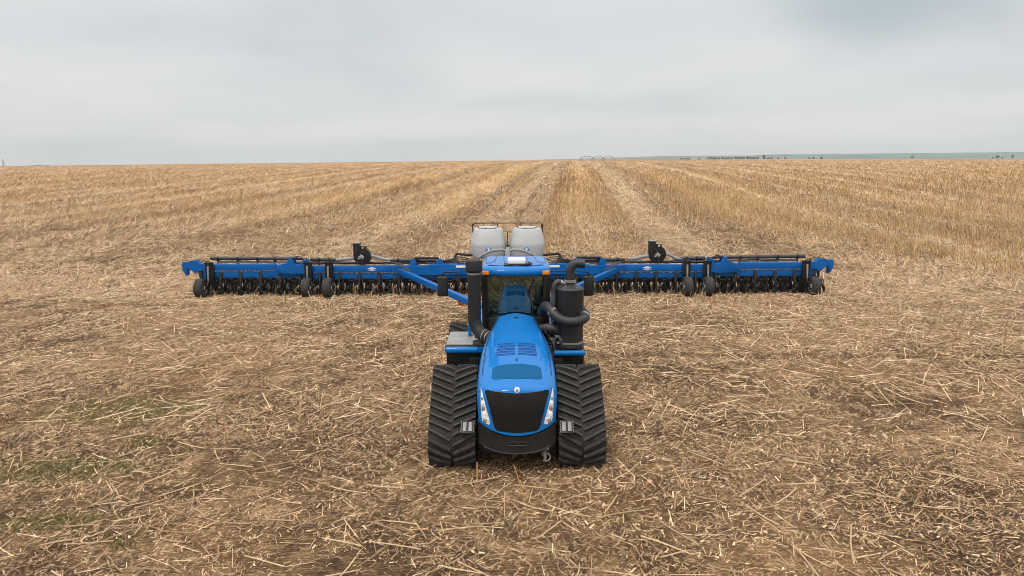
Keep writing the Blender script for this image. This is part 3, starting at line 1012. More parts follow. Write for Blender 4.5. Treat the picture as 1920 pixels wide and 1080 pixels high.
# ---- rubber track units
def hull_path(circles):
    pts = []
    for (y, z, r) in circles:
        for k in range(90):
            a = 2 * math.pi * k / 90
            pts.append((y + r * math.cos(a), z + r * math.sin(a)))
    pts = sorted(set(pts))

    def cross(o, a, b):
        return (a[0] - o[0]) * (b[1] - o[1]) - (a[1] - o[1]) * (b[0] - o[0])
    lo, up = [], []
    for p_ in pts:
        while len(lo) >= 2 and cross(lo[-2], lo[-1], p_) <= 0:
            lo.pop()
        lo.append(p_)
    for p_ in reversed(pts):
        while len(up) >= 2 and cross(up[-2], up[-1], p_) <= 0:
            up.pop()
        up.append(p_)
    h = lo[:-1] + up[:-1]
    per = []
    acc = 0
    n = len(h)
    for i in range(n):
        per.append(acc)
        acc += math.hypot(h[(i + 1) % n][0] - h[i][0], h[(i + 1) % n][1] - h[i][1])

    def at(s):
        s %= acc
        i = int(np.searchsorted(per, s, side='right')) - 1
        a, b = h[i], h[(i + 1) % n]
        seg = math.hypot(b[0] - a[0], b[1] - a[1]) or 1e-9
        t = (s - per[i]) / seg
        ty, tz = (b[0] - a[0]) / seg, (b[1] - a[1]) / seg
        return (a[0] + (b[0] - a[0]) * t, a[1] + (b[1] - a[1]) * t), (tz, -ty)   # point, outward normal (hull is ccw)
    return at, acc


def track_unit(side, yc):
    """one triangular rubber track unit; side -1 left of picture, +1 right"""
    LUG = 0.068
    xi, xo = side * 0.815, side * 1.735
    at, per = hull_path([(yc - 0.90, 0.50, 0.50 - LUG), (yc + 0.90, 0.50, 0.50 - LUG), (yc, 1.30, 0.47 - LUG)])
    mb = MB()
    N = 120
    r0, r1, r2, r3 = [], [], [], []
    for k in range(N + 1):
        (y, z), (ny, nz) = at(per * k / N)
        r0.append((xi, y, z)); r1.append((xo, y, z))
        r2.append((xo, y - ny * 0.045, z - nz * 0.045)); r3.append((xi, y - ny * 0.045, z - nz * 0.045))
    mb.rings([list(q) for q in zip(r0, r1, r2, r3)], True)
    nb = len(mb.bm.faces)
    pitch = per / round(per / 0.176)
    nl = round(per / pitch)
    mid = (xi + xo) / 2
    for k in range(nl):
        for half in (0, 1):
            xa = xi if half == 0 else xo
            s0 = k * pitch + (pitch / 2 if half else 0)
            # the lug trails from the belt's edge to its middle
            rr = []
            M_ = 6
            for j in range(M_ + 1):
                t = j / M_
                x = xa + (mid - xa) * t * 0.95
                s = s0 + (0.205 * t - 0.10) * LUGDIR
                wd = 0.034 if j < M_ else 0.029
                hh = LUG * (1.0 if 0 < j < M_ else 0.8)
                ring = []
                for (ds, h) in ((-wd, -0.004), (-wd * 0.62, hh), (wd * 0.62, hh), (wd, -0.004)):
                    (y, z), (ny, nz) = at(s + ds)
                    ring.append((x, y + ny * h, z + nz * h))
                rr.append(ring)
            mb.rings(rr, True, True, True)
    mb.bm.faces.ensure_lookup_table()
    for f_ in mb.bm.faces[nb:]:
        f_.material_index = 1
    belt = MB_build_track(mb)
    belt.data.materials.append(M['lug'])
    # wheels inside
    ws = []
    for (y, z, r, nm) in ((yc - 0.90, 0.50, 0.385, 'idler_wheel'), (yc + 0.90, 0.50, 0.385, 'idler_wheel'), (yc, 1.30, 0.355, 'drive_wheel'),
                          (yc - 0.30, 0.24, 0.175, 'roller_wheel'), (yc + 0.30, 0.24, 0.175, 'roller_wheel')):
        w = MB()
        for xo2 in (side * 0.98, side * 1.56):
            w.lathe([(0.06, -0.13), (r * 0.75, -0.10), (r * 0.80, -0.13), (r, -0.13), (r, 0.13), (r * 0.80, 0.13), (r * 0.75, 0.10), (0.06, 0.13)], (xo2, y, z), 'X', 28, True, True)
        w.cyl((side * 0.86, y, z), (side * 1.62, y, z), 0.07)
        T(w, nm, M['iron'], belt)
    f = MB()
    f.beam((side * 1.275, yc - 0.9, 0.5), (side * 1.275, yc + 0.9, 0.5), 0.16, 0.22, 0.02)
    f.beam((side * 1.275, yc, 1.3), (side * 1.275, yc, 0.4), 0.2, 0.3, 0.02)
    f.cyl((side * 0.3, yc, 1.15), (side * 1.2, yc, 1.15), 0.17)
    T(f, 'track_frame', M['iron'], belt)
    return belt


def MB_build_track(mb):
    return T(mb, 'rubber_track', M['rubber'], smooth=40)


LUGDIR = 1
for yc in (13.78, 17.62):
    for s in (-1, 1):
        track_unit(s, yc)

# ---- side boxes with blue lip
mb = MB()
mb.box((-1.22, 15.55, 1.60), (0.72, 1.30, 0.46), 0.03)
mb.box((-0.92, 15.4, 1.38), (0.30, 1.1, 0.5), 0.03)
mb.box((-1.22, 15.55, 1.845), (0.78, 1.36, 0.05), 0.012)
lb = T(mb, 'battery_box', M['black'])
mb = MB()
mb.box((-1.23, 14.86, 1.80), (0.76, 0.16, 0.135), 0.055, seg=4)
mb.prism([(-0.86, 14.80), (-0.72, 14.86), (-0.86, 14.94)], 'Z', 1.75, 1.85)
T(mb, 'box_trim', M['blue'], lb)
mb = MB()
for k in range(15):
    mb.box((-1.29, 15.02 + k * 0.078, 1.885), (0.60, 0.046, 0.030), 0.005)
T(mb, 'ribbed_lid', M['lid'], lb)
mb = MB()
mb.box((-0.95, 15.64, 1.89), (0.12, 0.55, 0.03), 0.008)
T(mb, 'latch_plate', M['rim'], lb)
mb = MB()
mb.tube([(-0.965, 15.52, 1.91), (-0.93, 15.58, 1.945), (-0.95, 15.70, 1.945), (-0.97, 15.78, 1.91)], 0.018, 6, smooth=4)
mb.beam((-0.86, 15.62, 1.93), (-0.68, 15.2, 1.93), 0.025, 0.025)
T(mb, 'lid_handle', M['black'], lb)
mb = MB()
for k in range(4):
    mb.box((-0.73, 15.05 + 0.1 * k, 1.90), (0.24, 0.05, 0.02), 0.005)
mb.box((-0.73, 15.2, 1.88), (0.26, 0.5, 0.02), 0.005)
T(mb, 'walkway_tread', M['iron'])
mb = MB()
mb.prism([(15.68, 1.86), (15.85, 1.86), (15.9, 2.38), (15.72, 2.42), (15.64, 2.2)], 'X', -1.13, -1.06, 0.01)
T(mb, 'cab_side_panel', M['blue'])
mb = MB()
mb.box((1.20, 15.45, 1.55), (0.66, 1.1, 0.40), 0.03)
mb.box((0.90, 15.4, 1.36), (0.30, 1.1, 0.5), 0.03)
mb.box((1.20, 15.42, 1.765), (0.70, 1.15, 0.03), 0.01)
rb_ = T(mb, 'exhaust_base', M['black'])
mb = MB()
mb.box((1.20, 14.87, 1.72), (0.72, 0.15, 0.12), 0.05, seg=4)
T(mb, 'base_trim', M['blue'], rb_)

# ---- exhaust treatment canister on the right, air intake on the left
CX, CY = 1.225, 15.22
mb = MB()
mb.lathe([(0.300, 1.785), (0.335, 1.80), (0.335, 1.86), (0.315, 1.875), (0.315, 3.10), (0.323, 3.115), (0.323, 3.135), (0.305, 3.15), (0.24, 3.19), (0.15, 3.22), (0.115, 3.24), (0.112, 3.30)], (CX, CY, 0), 'Z', 40, True, True)
can = T(mb, 'exhaust_canister', M['canister'])
mb = MB()
mb.lathe([(0.320, 1.885), (0.328, 1.89), (0.328, 1.925), (0.320, 1.93)], (CX, CY, 0), 'Z', 40)
T(mb, 'base_band', M['steel_dull'], can)
mb = MB()
mb.lathe([(0.116, 3.275), (0.132, 3.28), (0.132, 3.33), (0.116, 3.335)], (CX + 0.0, CY, 0), 'Z', 24)
mb.box((CX + 0.12, CY - 0.19, 3.175), (0.07, 0.04, 0.03), 0.008)
mb.box((CX - 0.12, CY - 0.14, 3.195), (0.05, 0.03, 0.03), 0.008)
T(mb, 'clamp_band', M['steel_dull'], can)
mb = MB()
mb.tube([(CX, CY, 3.27), (CX, CY, 3.50), (CX + 0.02, CY, 3.60), (CX + 0.09, CY, 3.685), (CX + 0.19, CY - 0.01, 3.71), (CX + 0.33, CY - 0.03, 3.705)], 0.105, 18, smooth=6, cap=False)
mb.tube([(CX + 0.20, CY - 0.01, 3.71), (CX + 0.325, CY - 0.03, 3.705)], 0.092, 18, cap=False)
T(mb, 'exhaust_stack', M['canister'], can)
mb = MB()
mb.tube([(0.60, 15.50, 2.50), (0.66, 15.30, 2.70), (0.76, 15.02, 2.70), (0.90, 14.86, 2.56), (1.10, 14.80, 2.47), (1.32, 14.80, 2.46), (1.50, 14.90, 2.49), (1.56, 15.06, 2.56), (1.50, 15.20, 2.61)], 0.112, 16, smooth=6)
ep = T(mb, 'exhaust_pipe', M['canister'])
mb = MB()
for (c, d) in (((0.815, 14.95, 2.645), (0.5, -0.55, -0.45)), ((1.545, 15.0, 2.535), (0.35, 0.9, 0.3))):
    d = Vector(d).normalized()
    mb = MB(); mb.cyl(Vector(c) - d * 0.025, Vector(c) + d * 0.025, 0.121, n=18)
    T(mb, 'pipe_clamp', M['steel_dull'], ep)
mb = MB()
mb.tube([(0.58, 15.25, 2.18), (0.72, 15.05, 2.26), (0.88, 15.02, 2.24), (0.98, 15.15, 2.12)], 0.10, 14, smooth=5)
mb.tube([(0.98, 15.1, 2.10), (1.02, 15.0, 1.95), (1.0, 15.1, 1.82)], 0.06, 10, smooth=4)
T(mb, 'turbo_hose', M['hose'])
mb = MB()
mb.tube([(0.86, 15.18, 2.1), (0.86, 15.2, 2.9), (0.87, 15.2, 3.17), (0.93, 15.2, 3.28), (1.02, 15.2, 3.28)], 0.060, 12, smooth=5)
mb.box((0.845, 15.22, 2.55), (0.10, 0.2, 0.9), 0.02)
T(mb, 'coolant_pipe', M['hose'])
mb = MB()
mb.tube([(1.0, 15.2, 3.285), (1.06, 15.2, 3.27), (1.12, 15.2, 3.25)], 0.045, 10)
mb.lathe([(0.06, -0.02), (0.06, 0.02)], (1.03, 15.2, 3.28), 'X', 12, True, True)
T(mb, 'pipe_joint', M['steel_dull'])
mb = MB()
for k in range(7):
    a = rnd.uniform(0.72, 1.0); z = rnd.uniform(1.9, 2.5)
    mb.tube([(a, 15.1, z), (a + rnd.uniform(-.08, .1), 15.0, z + rnd.uniform(-.1, .1)), (a + rnd.uniform(0, .15), 15.15, z + rnd.uniform(-.2, .2))], 0.012, 6, smooth=4)
mb.box((0.92, 15.05, 2.06), (0.09, 0.06, 0.07), 0.01); mb.box((0.80, 15.0, 2.0), (0.05, 0.05, 0.05), 0.01); mb.box((0.95, 14.98, 1.92), (0.06, 0.05, 0.04), 0.01)
T(mb, 'hose_fittings', M['steel_dull'])
AX, AY = -0.955, 15.35
mb = MB()
mb.tube([(-0.56, 15.0, 2.02), (-0.70, 15.12, 2.05), (-0.86, 15.28, 2.14), (AX, AY, 2.36), (AX, AY, 2.60)], 0.15, 20, smooth=6)
mb.lathe([(0.150, 2.5), (0.150, 3.56)], (AX, AY, 0), 'Z', 28)
ai = T(mb, 'air_intake', M['black_matte'])
mb = MB()
mb.lathe([(0.16, 3.50), (0.195, 3.54), (0.195, 3.74), (0.185, 3.765), (0.12, 3.785), (0.001, 3.79)], (AX, AY, 0), 'Z', 32, True)
T(mb, 'intake_cap', M['black_matte'], ai)
mb = MB()
mb.lathe([(0.152, 3.44), (0.160, 3.445), (0.160, 3.485), (0.152, 3.49)], (AX, AY, 0), 'Z', 28)
T(mb, 'intake_clamp', M['steel_dull'], ai)
d = Vector((0.72, -0.66, -0.12)).normalized()
for c in ((-0.70, 15.12, 2.05), (-0.62, 15.05, 2.03)):
    mb = MB(); mb.cyl(Vector(c) - d * 0.012, Vector(c) + d * 0.012, 0.158, n=22)
    T(mb, 'intake_clamp', M['steel_dull'], ai)

# ---- cab
CF, CR_ = 15.80, 17.55
mb = MB()
mb.box((0, 16.65, 1.55), (1.50, 1.75, 0.7), 0.05)
mb.box((0, 15.74, 1.95), (1.30, 0.16, 0.80), 0.03)
cabf = T(mb, 'cab_base', M['black'])
mb = MB()
for s in (-1, 1):
    mb.beam((s * 0.70, CF + 0.05, 1.8), (s * 0.73, CF - 0.04, 3.36), 0.16, 0.12, 0.02)
    mb.beam((s * 0.79, 16.75, 1.8), (s * 0.79, 16.75, 3.36), 0.08, 0.12, 0.02)
    mb.beam((s * 0.74, CR_, 1.8), (s * 0.74, CR_ - 0.03, 3.36), 0.12, 0.10, 0.02)
    mb.beam((s * 0.76, CF, 1.95), (s * 0.76, CR_, 1.95), 0.08, 0.12, 0.02)
mb.box((0, CF - 0.01, 3.33), (1.5, 0.12, 0.08), 0.02)
mb.box((0, CR_, 3.33), (1.5, 0.12, 0.08), 0.02)
mb.box((0, CR_, 1.98), (1.4, 0.08, 0.14), 0.02)
T(mb, 'cab_frame', M['black'])
mb = MB()   # curved windscreen
rr = []
for k in range(13):
    x = -0.69 + 1.38 * k / 12
    bow = -0.05 * (1 - (x / 0.69) ** 2)
    rr.append([(x, CF + 0.09 + bow, 1.9), (x, CF + 0.031 + bow, 2.4), (x, CF - 0.027 + bow, 2.9), (x * 1.02, CF - 0.079 + bow, 3.34)])
mb.rings(rr, False)
ws_ = T(mb, 'windscreen', M['glass'], smooth=60)
mb = MB()
rr = [[(x, CR_ + 0.05, 2.05), (x, CR_ + 0.04, 3.30)] for x in (-0.68, 0, 0.68)]
mb.rings(rr, False)
T(mb, 'rear_window', M['glass_side'])
for s in (-1, 1):
    mb = MB()
    mb.rings([[(s * 0.80, 15.9, 2.0), (s * 0.80, 15.86, 3.32)], [(s * 0.83, 16.7, 2.0), (s * 0.83, 16.7, 3.32)], [(s * 0.80, 17.5, 2.0), (s * 0.80, 17.48, 3.32)]], False)
    T(mb, 'side_window', M['glass_side'], smooth=60)
mb = MB()
plan = round_poly([(-0.81, 15.78), (-0.55, 15.63), (-0.2, 15.58), (0.2, 15.58), (0.55, 15.63), (0.81, 15.78), (0.83, 16.6), (0.80, 17.70), (-0.80, 17.70), (-0.83, 16.6)], 0.16, 4)
pc = (0, 16.65)
rr = []
for (s, z) in ((0.86, 3.355), (0.965, 3.352), (0.985, 3.375), (1.0, 3.42), (0.995, 3.475), (0.965, 3.52), (0.90, 3.545), (0.78, 3.562), (0.55, 3.580), (0.25, 3.59), (0.02, 3.592)):
    rr.append([(pc[0] + (p_[0] - pc[0]) * s, pc[1] + (p_[1] - pc[1]) * s, z) for p_ in plan])
mb.rings(rr, True, True, True)
roof = T(mb, 'cab_roof', M['blue'], smooth=50)


def roof_z(x, y):
    t = max(abs(x) / 0.83, abs(y - 16.65) / 1.06)
    return float(np.interp(t, [0, 0.25, 0.55, 0.78, 0.90, 0.965], [3.592, 3.59, 3.580, 3.562, 3.545, 3.52]))


for pts in ([(-0.30, 17.5), (-0.28, 16.4), (-0.24, 15.95)], [(0.30, 17.5), (0.28, 16.4), (0.24, 15.95)], [(-0.66, 15.95), (-0.45, 15.85), (0, 15.80), (0.45, 15.85), (0.66, 15.95)],
            [(0.48, 17.4), (0.50, 16.5), (0.60, 16.25), (0.70, 16.3), (0.74, 16.7), (0.74, 17.4)], [(-0.48, 17.4), (-0.50, 16.5), (-0.60, 16.25), (-0.70, 16.3), (-0.74, 16.7), (-0.74, 17.4)]):
    mb = MB()
    P = []
    for (a, b_) in zip(pts[:-1], pts[1:]):
        for k in range(6):
            t = k / 6
            x, y = a[0] + (b_[0] - a[0]) * t, a[1] + (b_[1] - a[1]) * t
            P.append((x, y, roof_z(x, y) + 0.001))
    P.append((*pts[-1], roof_z(*pts[-1]) + 0.001))
    mb.tube(P, 0.010, 5)
    T(mb, 'roof_seam', M['blue_slot'], roof)
mb = MB(); mb.box((0.02, 16.02, 3.655), (0.42, 0.36, 0.13), 0.035, seg=3)
gps = T(mb, 'gps_receiver', M['white'])
mb = MB(); mb.box((0.02, 15.98, 3.575), (0.60, 0.36, 0.03), 0.012); mb.tube([(0.20, 15.80, 3.60), (0.34, 15.82, 3.60), (0.38, 15.95, 3.60), (0.30, 16.1, 3.6)], 0.016, 6, smooth=4)
T(mb, 'receiver_bracket', M['black'], gps)
for s in (-1, 1):
    mb = MB()
    rz = Matrix.Rotation(R(s * 24), 3, 'Z')
    mb.box((s * 0.70, 15.715, 3.415), (0.175, 0.06, 0.095), 0.015, rz)
    T(mb, 'marker_light', M['amber'], roof)
    mb = MB()
    mb.tube([(s * 0.80, 15.78, 3.43), (s * 1.2, 15.74, 3.44), (s * 1.62, 15.72, 3.43), (s * 1.70, 15.72, 3.40), (s * 1.71, 15.72, 3.28)], 0.017, 8, smooth=3)
    ma = T(mb, 'mirror_arm', M['black'])
    mb = MB()
    mb.box((s * 1.71, 15.72, 3.10), (0.25, 0.11, 0.48), 0.05, Matrix.Rotation(R(s * 12), 3, 'Z'), seg=4)
    T(mb, 'mirror', M['black_matte'], ma)
# wipers
mb = MB()
mb.tube([(0.14, CF - 0.165, 3.28), (0.24, CF - 0.165, 3.05), (0.30, CF - 0.16, 2.86)], 0.014, 6)
mb.tube([(0.42, CF - 0.15, 3.28), (0.36, CF - 0.155, 3.05), (0.32, CF - 0.16, 2.86)], 0.010, 6)
mb.tube([(0.30, CF - 0.155, 2.95), (0.38, CF - 0.135, 2.60), (0.40, CF - 0.12, 2.30)], 0.012, 6)
T(mb, 'wiper', M['black_matte'])
# inside the cab
mb = MB()
mb.box((0, 16.9, 2.15), (0.52, 0.5, 0.16), 0.06, seg=3)
mb.box((0, 17.18, 2.55), (0.50, 0.16, 0.72), 0.06, Matrix.Rotation(R(-8), 3, 'X'), seg=3)
mb.box((0, 17.24, 2.98), (0.28, 0.12, 0.2), 0.05, seg=3)
T(mb, 'operator_seat', M['seat'])
mb = MB()
mb.beam((0, 16.05, 1.9), (0, 16.35, 2.42), 0.12, 0.10, 0.02)
P = [(0.2 * math.cos(a), 16.38 + 0.10 * math.sin(a), 2.46 + 0.17 * math.sin(a)) for a in np.linspace(0, 2 * math.pi, 21)]
mb.tube(P, 0.018, 8)
T(mb, 'steering_wheel', M['black_matte'])
mb = MB()
mb.box((0.46, 16.75, 2.2), (0.26, 0.8, 0.40), 0.04)
mb.box((0.50, 16.3, 2.62), (0.24, 0.05, 0.2), 0.015)
mb.box((0.52, 16.4, 2.95), (0.22, 0.2, 0.5), 0.03)
mb.box((-0.56, 16.8, 2.1), (0.2, 0.9, 0.4), 0.04)
mb.box((0, 16.6, 3.28), (1.4, 1.6, 0.08), 0.02)
mb.box((0, 15.98, 2.05), (0.9, 0.25, 0.3), 0.05)
T(mb, 'cab_console', M['seat'])
# rear frame and hitch
mb = MB()
mb.box((0, 18.2, 1.35), (1.3, 1.3, 0.7), 0.08)
mb.box((0, 18.9, 0.9), (0.9, 0.5, 0.5), 0.04)
mb.beam((0, 18.9, 0.55), (0, 19.9, 0.55), 0.22, 0.10, 0.02)
T(mb, 'rear_frame', M['black'])
for s in (-1, 1):
    mb = MB()
    mb.prism([(16.75, 1.86), (17.0, 1.95), (18.3, 1.95), (18.6, 1.85), (18.6, 1.90), (18.3, 2.0), (17.0, 2.0), (16.75, 1.91)], 'X', s * 0.76, s * 1.05)
    T(mb, 'rear_fender', M['blue'])

# ------------------------------------------------------------------ planter
PX, PY = -0.19, 30.5
planter = thing('row_planter', 'very wide blue folding row planter with black row units, two grey tanks and two fans', 'planter', (PX, PY, 0))


def Pn(mb, name, mat, parent=None, **kw):
    return mb.build(name, mat, parent or planter, **kw)


def sx_(px):
    return (px - 952.5) / 41.5


# local coordinates: x across, y behind the beam, z up
def beam_seg(x0, x1, z0, z1, y=0.0, d=0.28, mat='blue_imp', name='toolbar_beam'):
    mb = MB()
    mb.box(((x0 + x1) / 2, y, (z0 + z1) / 2), (abs(x1 - x0), d, z1 - z0), 0.015)
    return Pn(mb, name, M[mat])


for s in (-1, 1):
    beam_seg(s * 13.95, s * 10.45, 1.14, 1.43)
    beam_seg(s * 9.05, s * 4.2, 1.04, 1.335)
    # thicker inner plate, sloping down to the wing
    mb = MB()
    mb.prism([(s * 1.2, 0.95), (s * 1.2, 1.39), (s * 3.4, 1.39), (s * 3.75, 1.30), (s * 5.2, 1.33), (s * 5.2, 1.08), (s * 4.2, 0.92)], 'Y', -0.20, 0.20, 0.012)
    Pn(mb, 'center_wing_frame', M['blue_imp'])
    # rear bar carrying the row units
    mb = MB()
    mb.box((s * 11.6, 0.0, 0.955), (4.6, 0.16, 0.28), 0.012)
    mb.box((s * 4.65, 0.005, 0.875), (9.3, 0.16, 0.26), 0.012)
    Pn(mb, 'rear_toolbar', M['blue_imp'])
    # wing fold joint
    mb = MB()
    pz = [(10.42, 1.30), (10.45, 1.42), (10.1, 1.62), (9.88, 1.63), (9.82, 1.88), (9.68, 1.88), (9.58, 1.62), (9.35, 1.52), (9.15, 1.82), (9.04, 1.80), (9.0, 1.62), (8.98, 1.2), (9.5, 1.14), (10.3, 1.18)]
    mb.prism([(s * a, b_) for a, b_ in [(q[0], q[1] - 0.16) for q in pz]], 'Y', -0.24, -0.12, 0.01)
    mb.prism([(s * a, b_) for a, b_ in [(q[0], q[1] - 0.16) for q in pz]], 'Y', 0.12, 0.24, 0.01)
    mb.box((s * 9.75, 0, 1.22), (1.3, 0.30, 0.34), 0.02)
    mb.cyl((s * 10.36, -0.28, 1.20), (s * 10.36, 0.28, 1.20), 0.075)
    fj = Pn(mb, 'fold_joint', M['blue_imp'])
    mb = MB()
    mb.cyl((s * 9.80, 0, 1.67), (s * 9.08, 0, 1.63), 0.055, n=12)
    for (cx, rr, tl) in ((9.42, 0.24, 0.15), (9.36, 0.20, -0.2), (9.5, 0.26, 0.35)):
        P = [(s * (cx + rr * math.cos(a)), tl * math.sin(a) * 0.4 - 0.08, 1.54 + rr * 0.85 * math.sin(a)) for a in np.linspace(-0.3, math.pi + 0.3, 14)]
        mb.tube(P, 0.018, 6)
    Pn(mb, 'fold_cylinder', M['black'], fj)
    # transport hook at the wing tip
    px = [(343.6, 493), (349.6, 489), (360, 489.5), (366, 486.5), (372, 486), (377, 492.5), (386, 493), (386, 506), (374, 506), (367.5, 511), (361, 503.5), (356, 500), (353.2, 500.5), (352.2, 515), (348.5, 511), (345.2, 505)]
    poly = [(sx_(a), 1.45 - (b_ - 493) / 41.5) for a, b_ in px]
    if s > 0:
        poly = [(-a, b_) for a, b_ in poly]
    mb = MB(); mb.prism(poly, 'Y', -0.15, 0.15, 0.012)
    hk = Pn(mb, 'wing_tip_hook', M['blue_imp'])
    mb = MB()
    mb.box((s * 14.25, 0.05, 1.54), (0.55, 0.2, 0.09), 0.02, Matrix.Rotation(R(-s * -14), 3, 'Y'))
    mb.box((s * 14.55, 0.0, 1.46), (0.22, 0.12, 0.16), 0.02)
    mb.tube([(s * 13.6, 0.1, 1.48), (s * 13.85, 0.1, 1.61), (s * 14.1, 0.1, 1.56), (s * 14.3, 0.1, 1.48)], 0.02, 6, smooth=4)
    Pn(mb, 'hook_latch', M['black'], hk)
    mb = MB()
    mb.box((s * 13.92, 0.62, 0.80), (0.09, 0.5, 0.66), 0.01)
    mb.prism([(s * 14.02, 1.2), (s * 13.80, 1.2), (s * 13.80, 0.78), (s * 13.92, 0.74)], 'Y', -0.06, 0.06)
    Pn(mb, 'end_bracket', M['blue_imp'])
    # long black air pipe
    ap = Pn(MB().tube([(s * 13.55, 0.35, 1.65), (s * 9.95, 0.35, 1.61)], 0.082, 12), 'air_pipe', M['hose'])
    Pn(MB().tube([(s * 9.0, 0.35, 1.58), (s * 7.95, 0.35, 1.56), (s * 7.85, 0.35, 1.56)], 0.082, 12), 'air_pipe', M['hose'])
    Pn(MB().tube([(s * 5.35, 0.35, 1.52), (s * 3.2, 0.35, 1.51)], 0.075, 12), 'air_pipe', M['hose'])
    for xx in (13.2, 12.3, 11.4, 10.6, 8.6, 8.15, 5.0, 4.1):
        zc = 1.645 - (13.5 - xx) * 0.0135
        mb = MB()
        mb.box((s * xx, 0.35, zc - 0.02), (0.07, 0.18, 0.21), 0.01)
        mb.box((s * xx, 0.30, zc - 0.18), (0.05, 0.08, 0.22), 0.008)
        Pn(mb, 'pipe_bracket', M['black'])
    mb = MB()   # lower hose bundle behind the beam
    for k in range(4):
        yy = 0.22 + 0.07 * k
        P = [(s * x, yy, 1.36 + 0.008 * x + 0.015 * rnd.uniform(-1, 1) + 0.03 * (k % 2)) for x in np.linspace(2.0, 13.2, 24)]
        mb.tube(P, 0.022, 6)
    Pn(mb, 'hose_bundle', M['hose'])
    mb = MB()
    mb.box((s * 6.9, 0.30, 1.40), (6.4, 0.10, 0.10), 0.01)
    Pn(mb, 'upper_rail', M['black'])
    # small pale bolts along the underside of the beam
    mb = MB()
    for k in range(34):
        x = s * (4.6 + k * 0.275)
        if 8.9 < abs(x) < 10.5:
            continue
        if rnd.random() < 0.7:
            mb.box((x + rnd.uniform(-.06, .06), -0.12 + rnd.uniform(-.02, .04), 1.00 if abs(x) < 9 else 1.10), (rnd.choice((0.05, 0.07, 0.12)), 0.06, 0.04), 0.008)
    mb.box((s * 6.75, -0.10, 1.022), (4.4, 0.02, 0.012)); mb.box((s * 12.1, -0.10, 1.122), (3.2, 0.02, 0.012))
    Pn(mb, 'bolt_strip', M['steel_dull'])
    # striped hexagon mark on the beam
    mb = MB()
    xm = s * 6.11 if s < 0 else 6.28
    for (w, z) in ((0.16, 0.075), (0.38, 0.038), (0.20, 0.0), (0.38, -0.038), (0.16, -0.075)):
        mb.box((xm, -0.144, 1.19 + z), (w, 0.008, 0.022))
    Pn(mb, 'beam_emblem', M['white'])
    # support wheels with their black brackets
    for xw in (13.69, 8.96, 8.03):
        mb = MB()
        W = 0.18
        mb.lathe([(0.22, -W * 0.9), (0.30, -W), (0.38, -W * 0.98), (0.412, -W * 0.80), (0.42, -W * 0.4), (0.42, W * 0.4), (0.412, W * 0.80), (0.38, W * 0.98), (0.30, W), (0.22, W * 0.9)], (0, 0, 0), 'X', 36, True, True)
        for k in range(26):
            a = 2 * math.pi * k / 26
            for e in (-1, 1):
                mb.box((e * 0.085, math.cos(a + e * 0.06) * 0.418, math.sin(a + e * 0.06) * 0.418), (0.15, 0.05, 0.024), 0, Matrix.Rotation(a + e * 0.06 - math.pi / 2, 3, 'X') @ Matrix.Rotation(e * 0.5, 3, 'Z'))
        ty = Pn(mb, 'support_wheel', M['tyre'])
        ty.location = (s * xw, -0.55, 0.42)
        mb = MB()
        for e in (-1, 1):
            mb.lathe([(0.225, e * 0.175), (0.20, e * 0.14), (0.10, e * 0.10), (0.085, e * 0.19), (0.001, e * 0.195)], (0, 0, 0), 'X', 24)
        rm = Pn(mb, 'rim', M['rim'], ty)
        mb = MB()
        ox = 0.30 if xw > 13 else (0.02 if xw < 8.5 else -0.42)
        bx = s * (xw - ox) if xw > 13 else s * xw + (0.0)
        mb.box((bx, -0.20, 1.03), (0.34, 0.16, 0.94), 0.02)
        mb.beam((bx, -0.18, 0.80), (s * (xw - 0.24), -0.50, 0.44), 0.10, 0.16, 0.01)
        mb.cyl((s * (xw - 0.26), -0.55, 0.42), (s * xw, -0.55, 0.42), 0.05, n=10)
        mb.box((bx, -0.25, 1.51), (0.40, 0.14, 0.06), 0.01)
        mb.tube([(bx - 0.1, -0.30, 1.55), (bx, -0.34, 1.61), (bx + 0.12, -0.32, 1.55), (bx + 0.14, -0.3, 1.25)], 0.018, 6, smooth=4)
        br = Pn(mb, 'wheel_bracket', M['black'])
        mb = MB()
        mb.cyl((bx, -0.34, 1.38), (bx, -0.40, 0.95), 0.045, n=10)
        mb.cyl((bx, -0.40, 0.95), (bx, -0.44, 0.74), 0.028, n=10)
        mb.lathe([(0.06, -0.02), (0.06, 0.02)], (bx, -0.43, 0.84), 'Z', 12, True, True)
        Pn(mb, 'lift_cylinder', M['steel_dull'], br)
    # parallel links near the center
    for (a, b_) in ((3.05, 1.90), (4.25, 1.90)):
        mb = MB()
        mb.prism([(s * (a - 0.18), 1.28), (s * (a - 0.06), b_ - 0.26), (s * (a + 0.1), b_ - 0.26), (s * (a + 0.22), 1.28)], 'Y', -0.05, 0.10, 0.01)
        lk = Pn(mb, 'link_bracket', M['blue_imp'])
    mb = MB()
    mb.cyl((s * 3.1, 0.02, 1.66), (s * 4.2, 0.02, 1.66), 0.055, n=12)
    mb.cyl((s * 4.3, 0.06, 1.64), (s * 3.9, 0.06, 1.52), 0.03, n=8)
    Pn(mb, 'link_cylinder', M['black'], lk)
    mb = MB()
    mb.box((s * 2.05, -0.215, 1.31), (0.55, 0.012, 0.10))
    Pn(mb, 'white_label', M['white'])
    # diagonal draft strut to the tongue
    mb = MB()
    mb.beam((s * 4.85, -0.30, 1.14), (s * 0.25, -7.0, 0.62), 0.20, 0.24, 0.015)
    st_ = Pn(mb, 'draft_strut', M['blue_imp'])
    mb = MB()
    for k in range(3):
        o = 0.10 * k
        mb.tube([(s * (5.3 + o), -0.1, 1.42), (s * (4.9 + o), -0.3, 1.50), (s * (4.5 + o), -0.6, 1.36), (s * (4.25 + o), -0.85, 1.22)], 0.020, 6, smooth=5)
    Pn(mb, 'hydraulic_hose', M['hose'], st_)
    mb = MB()
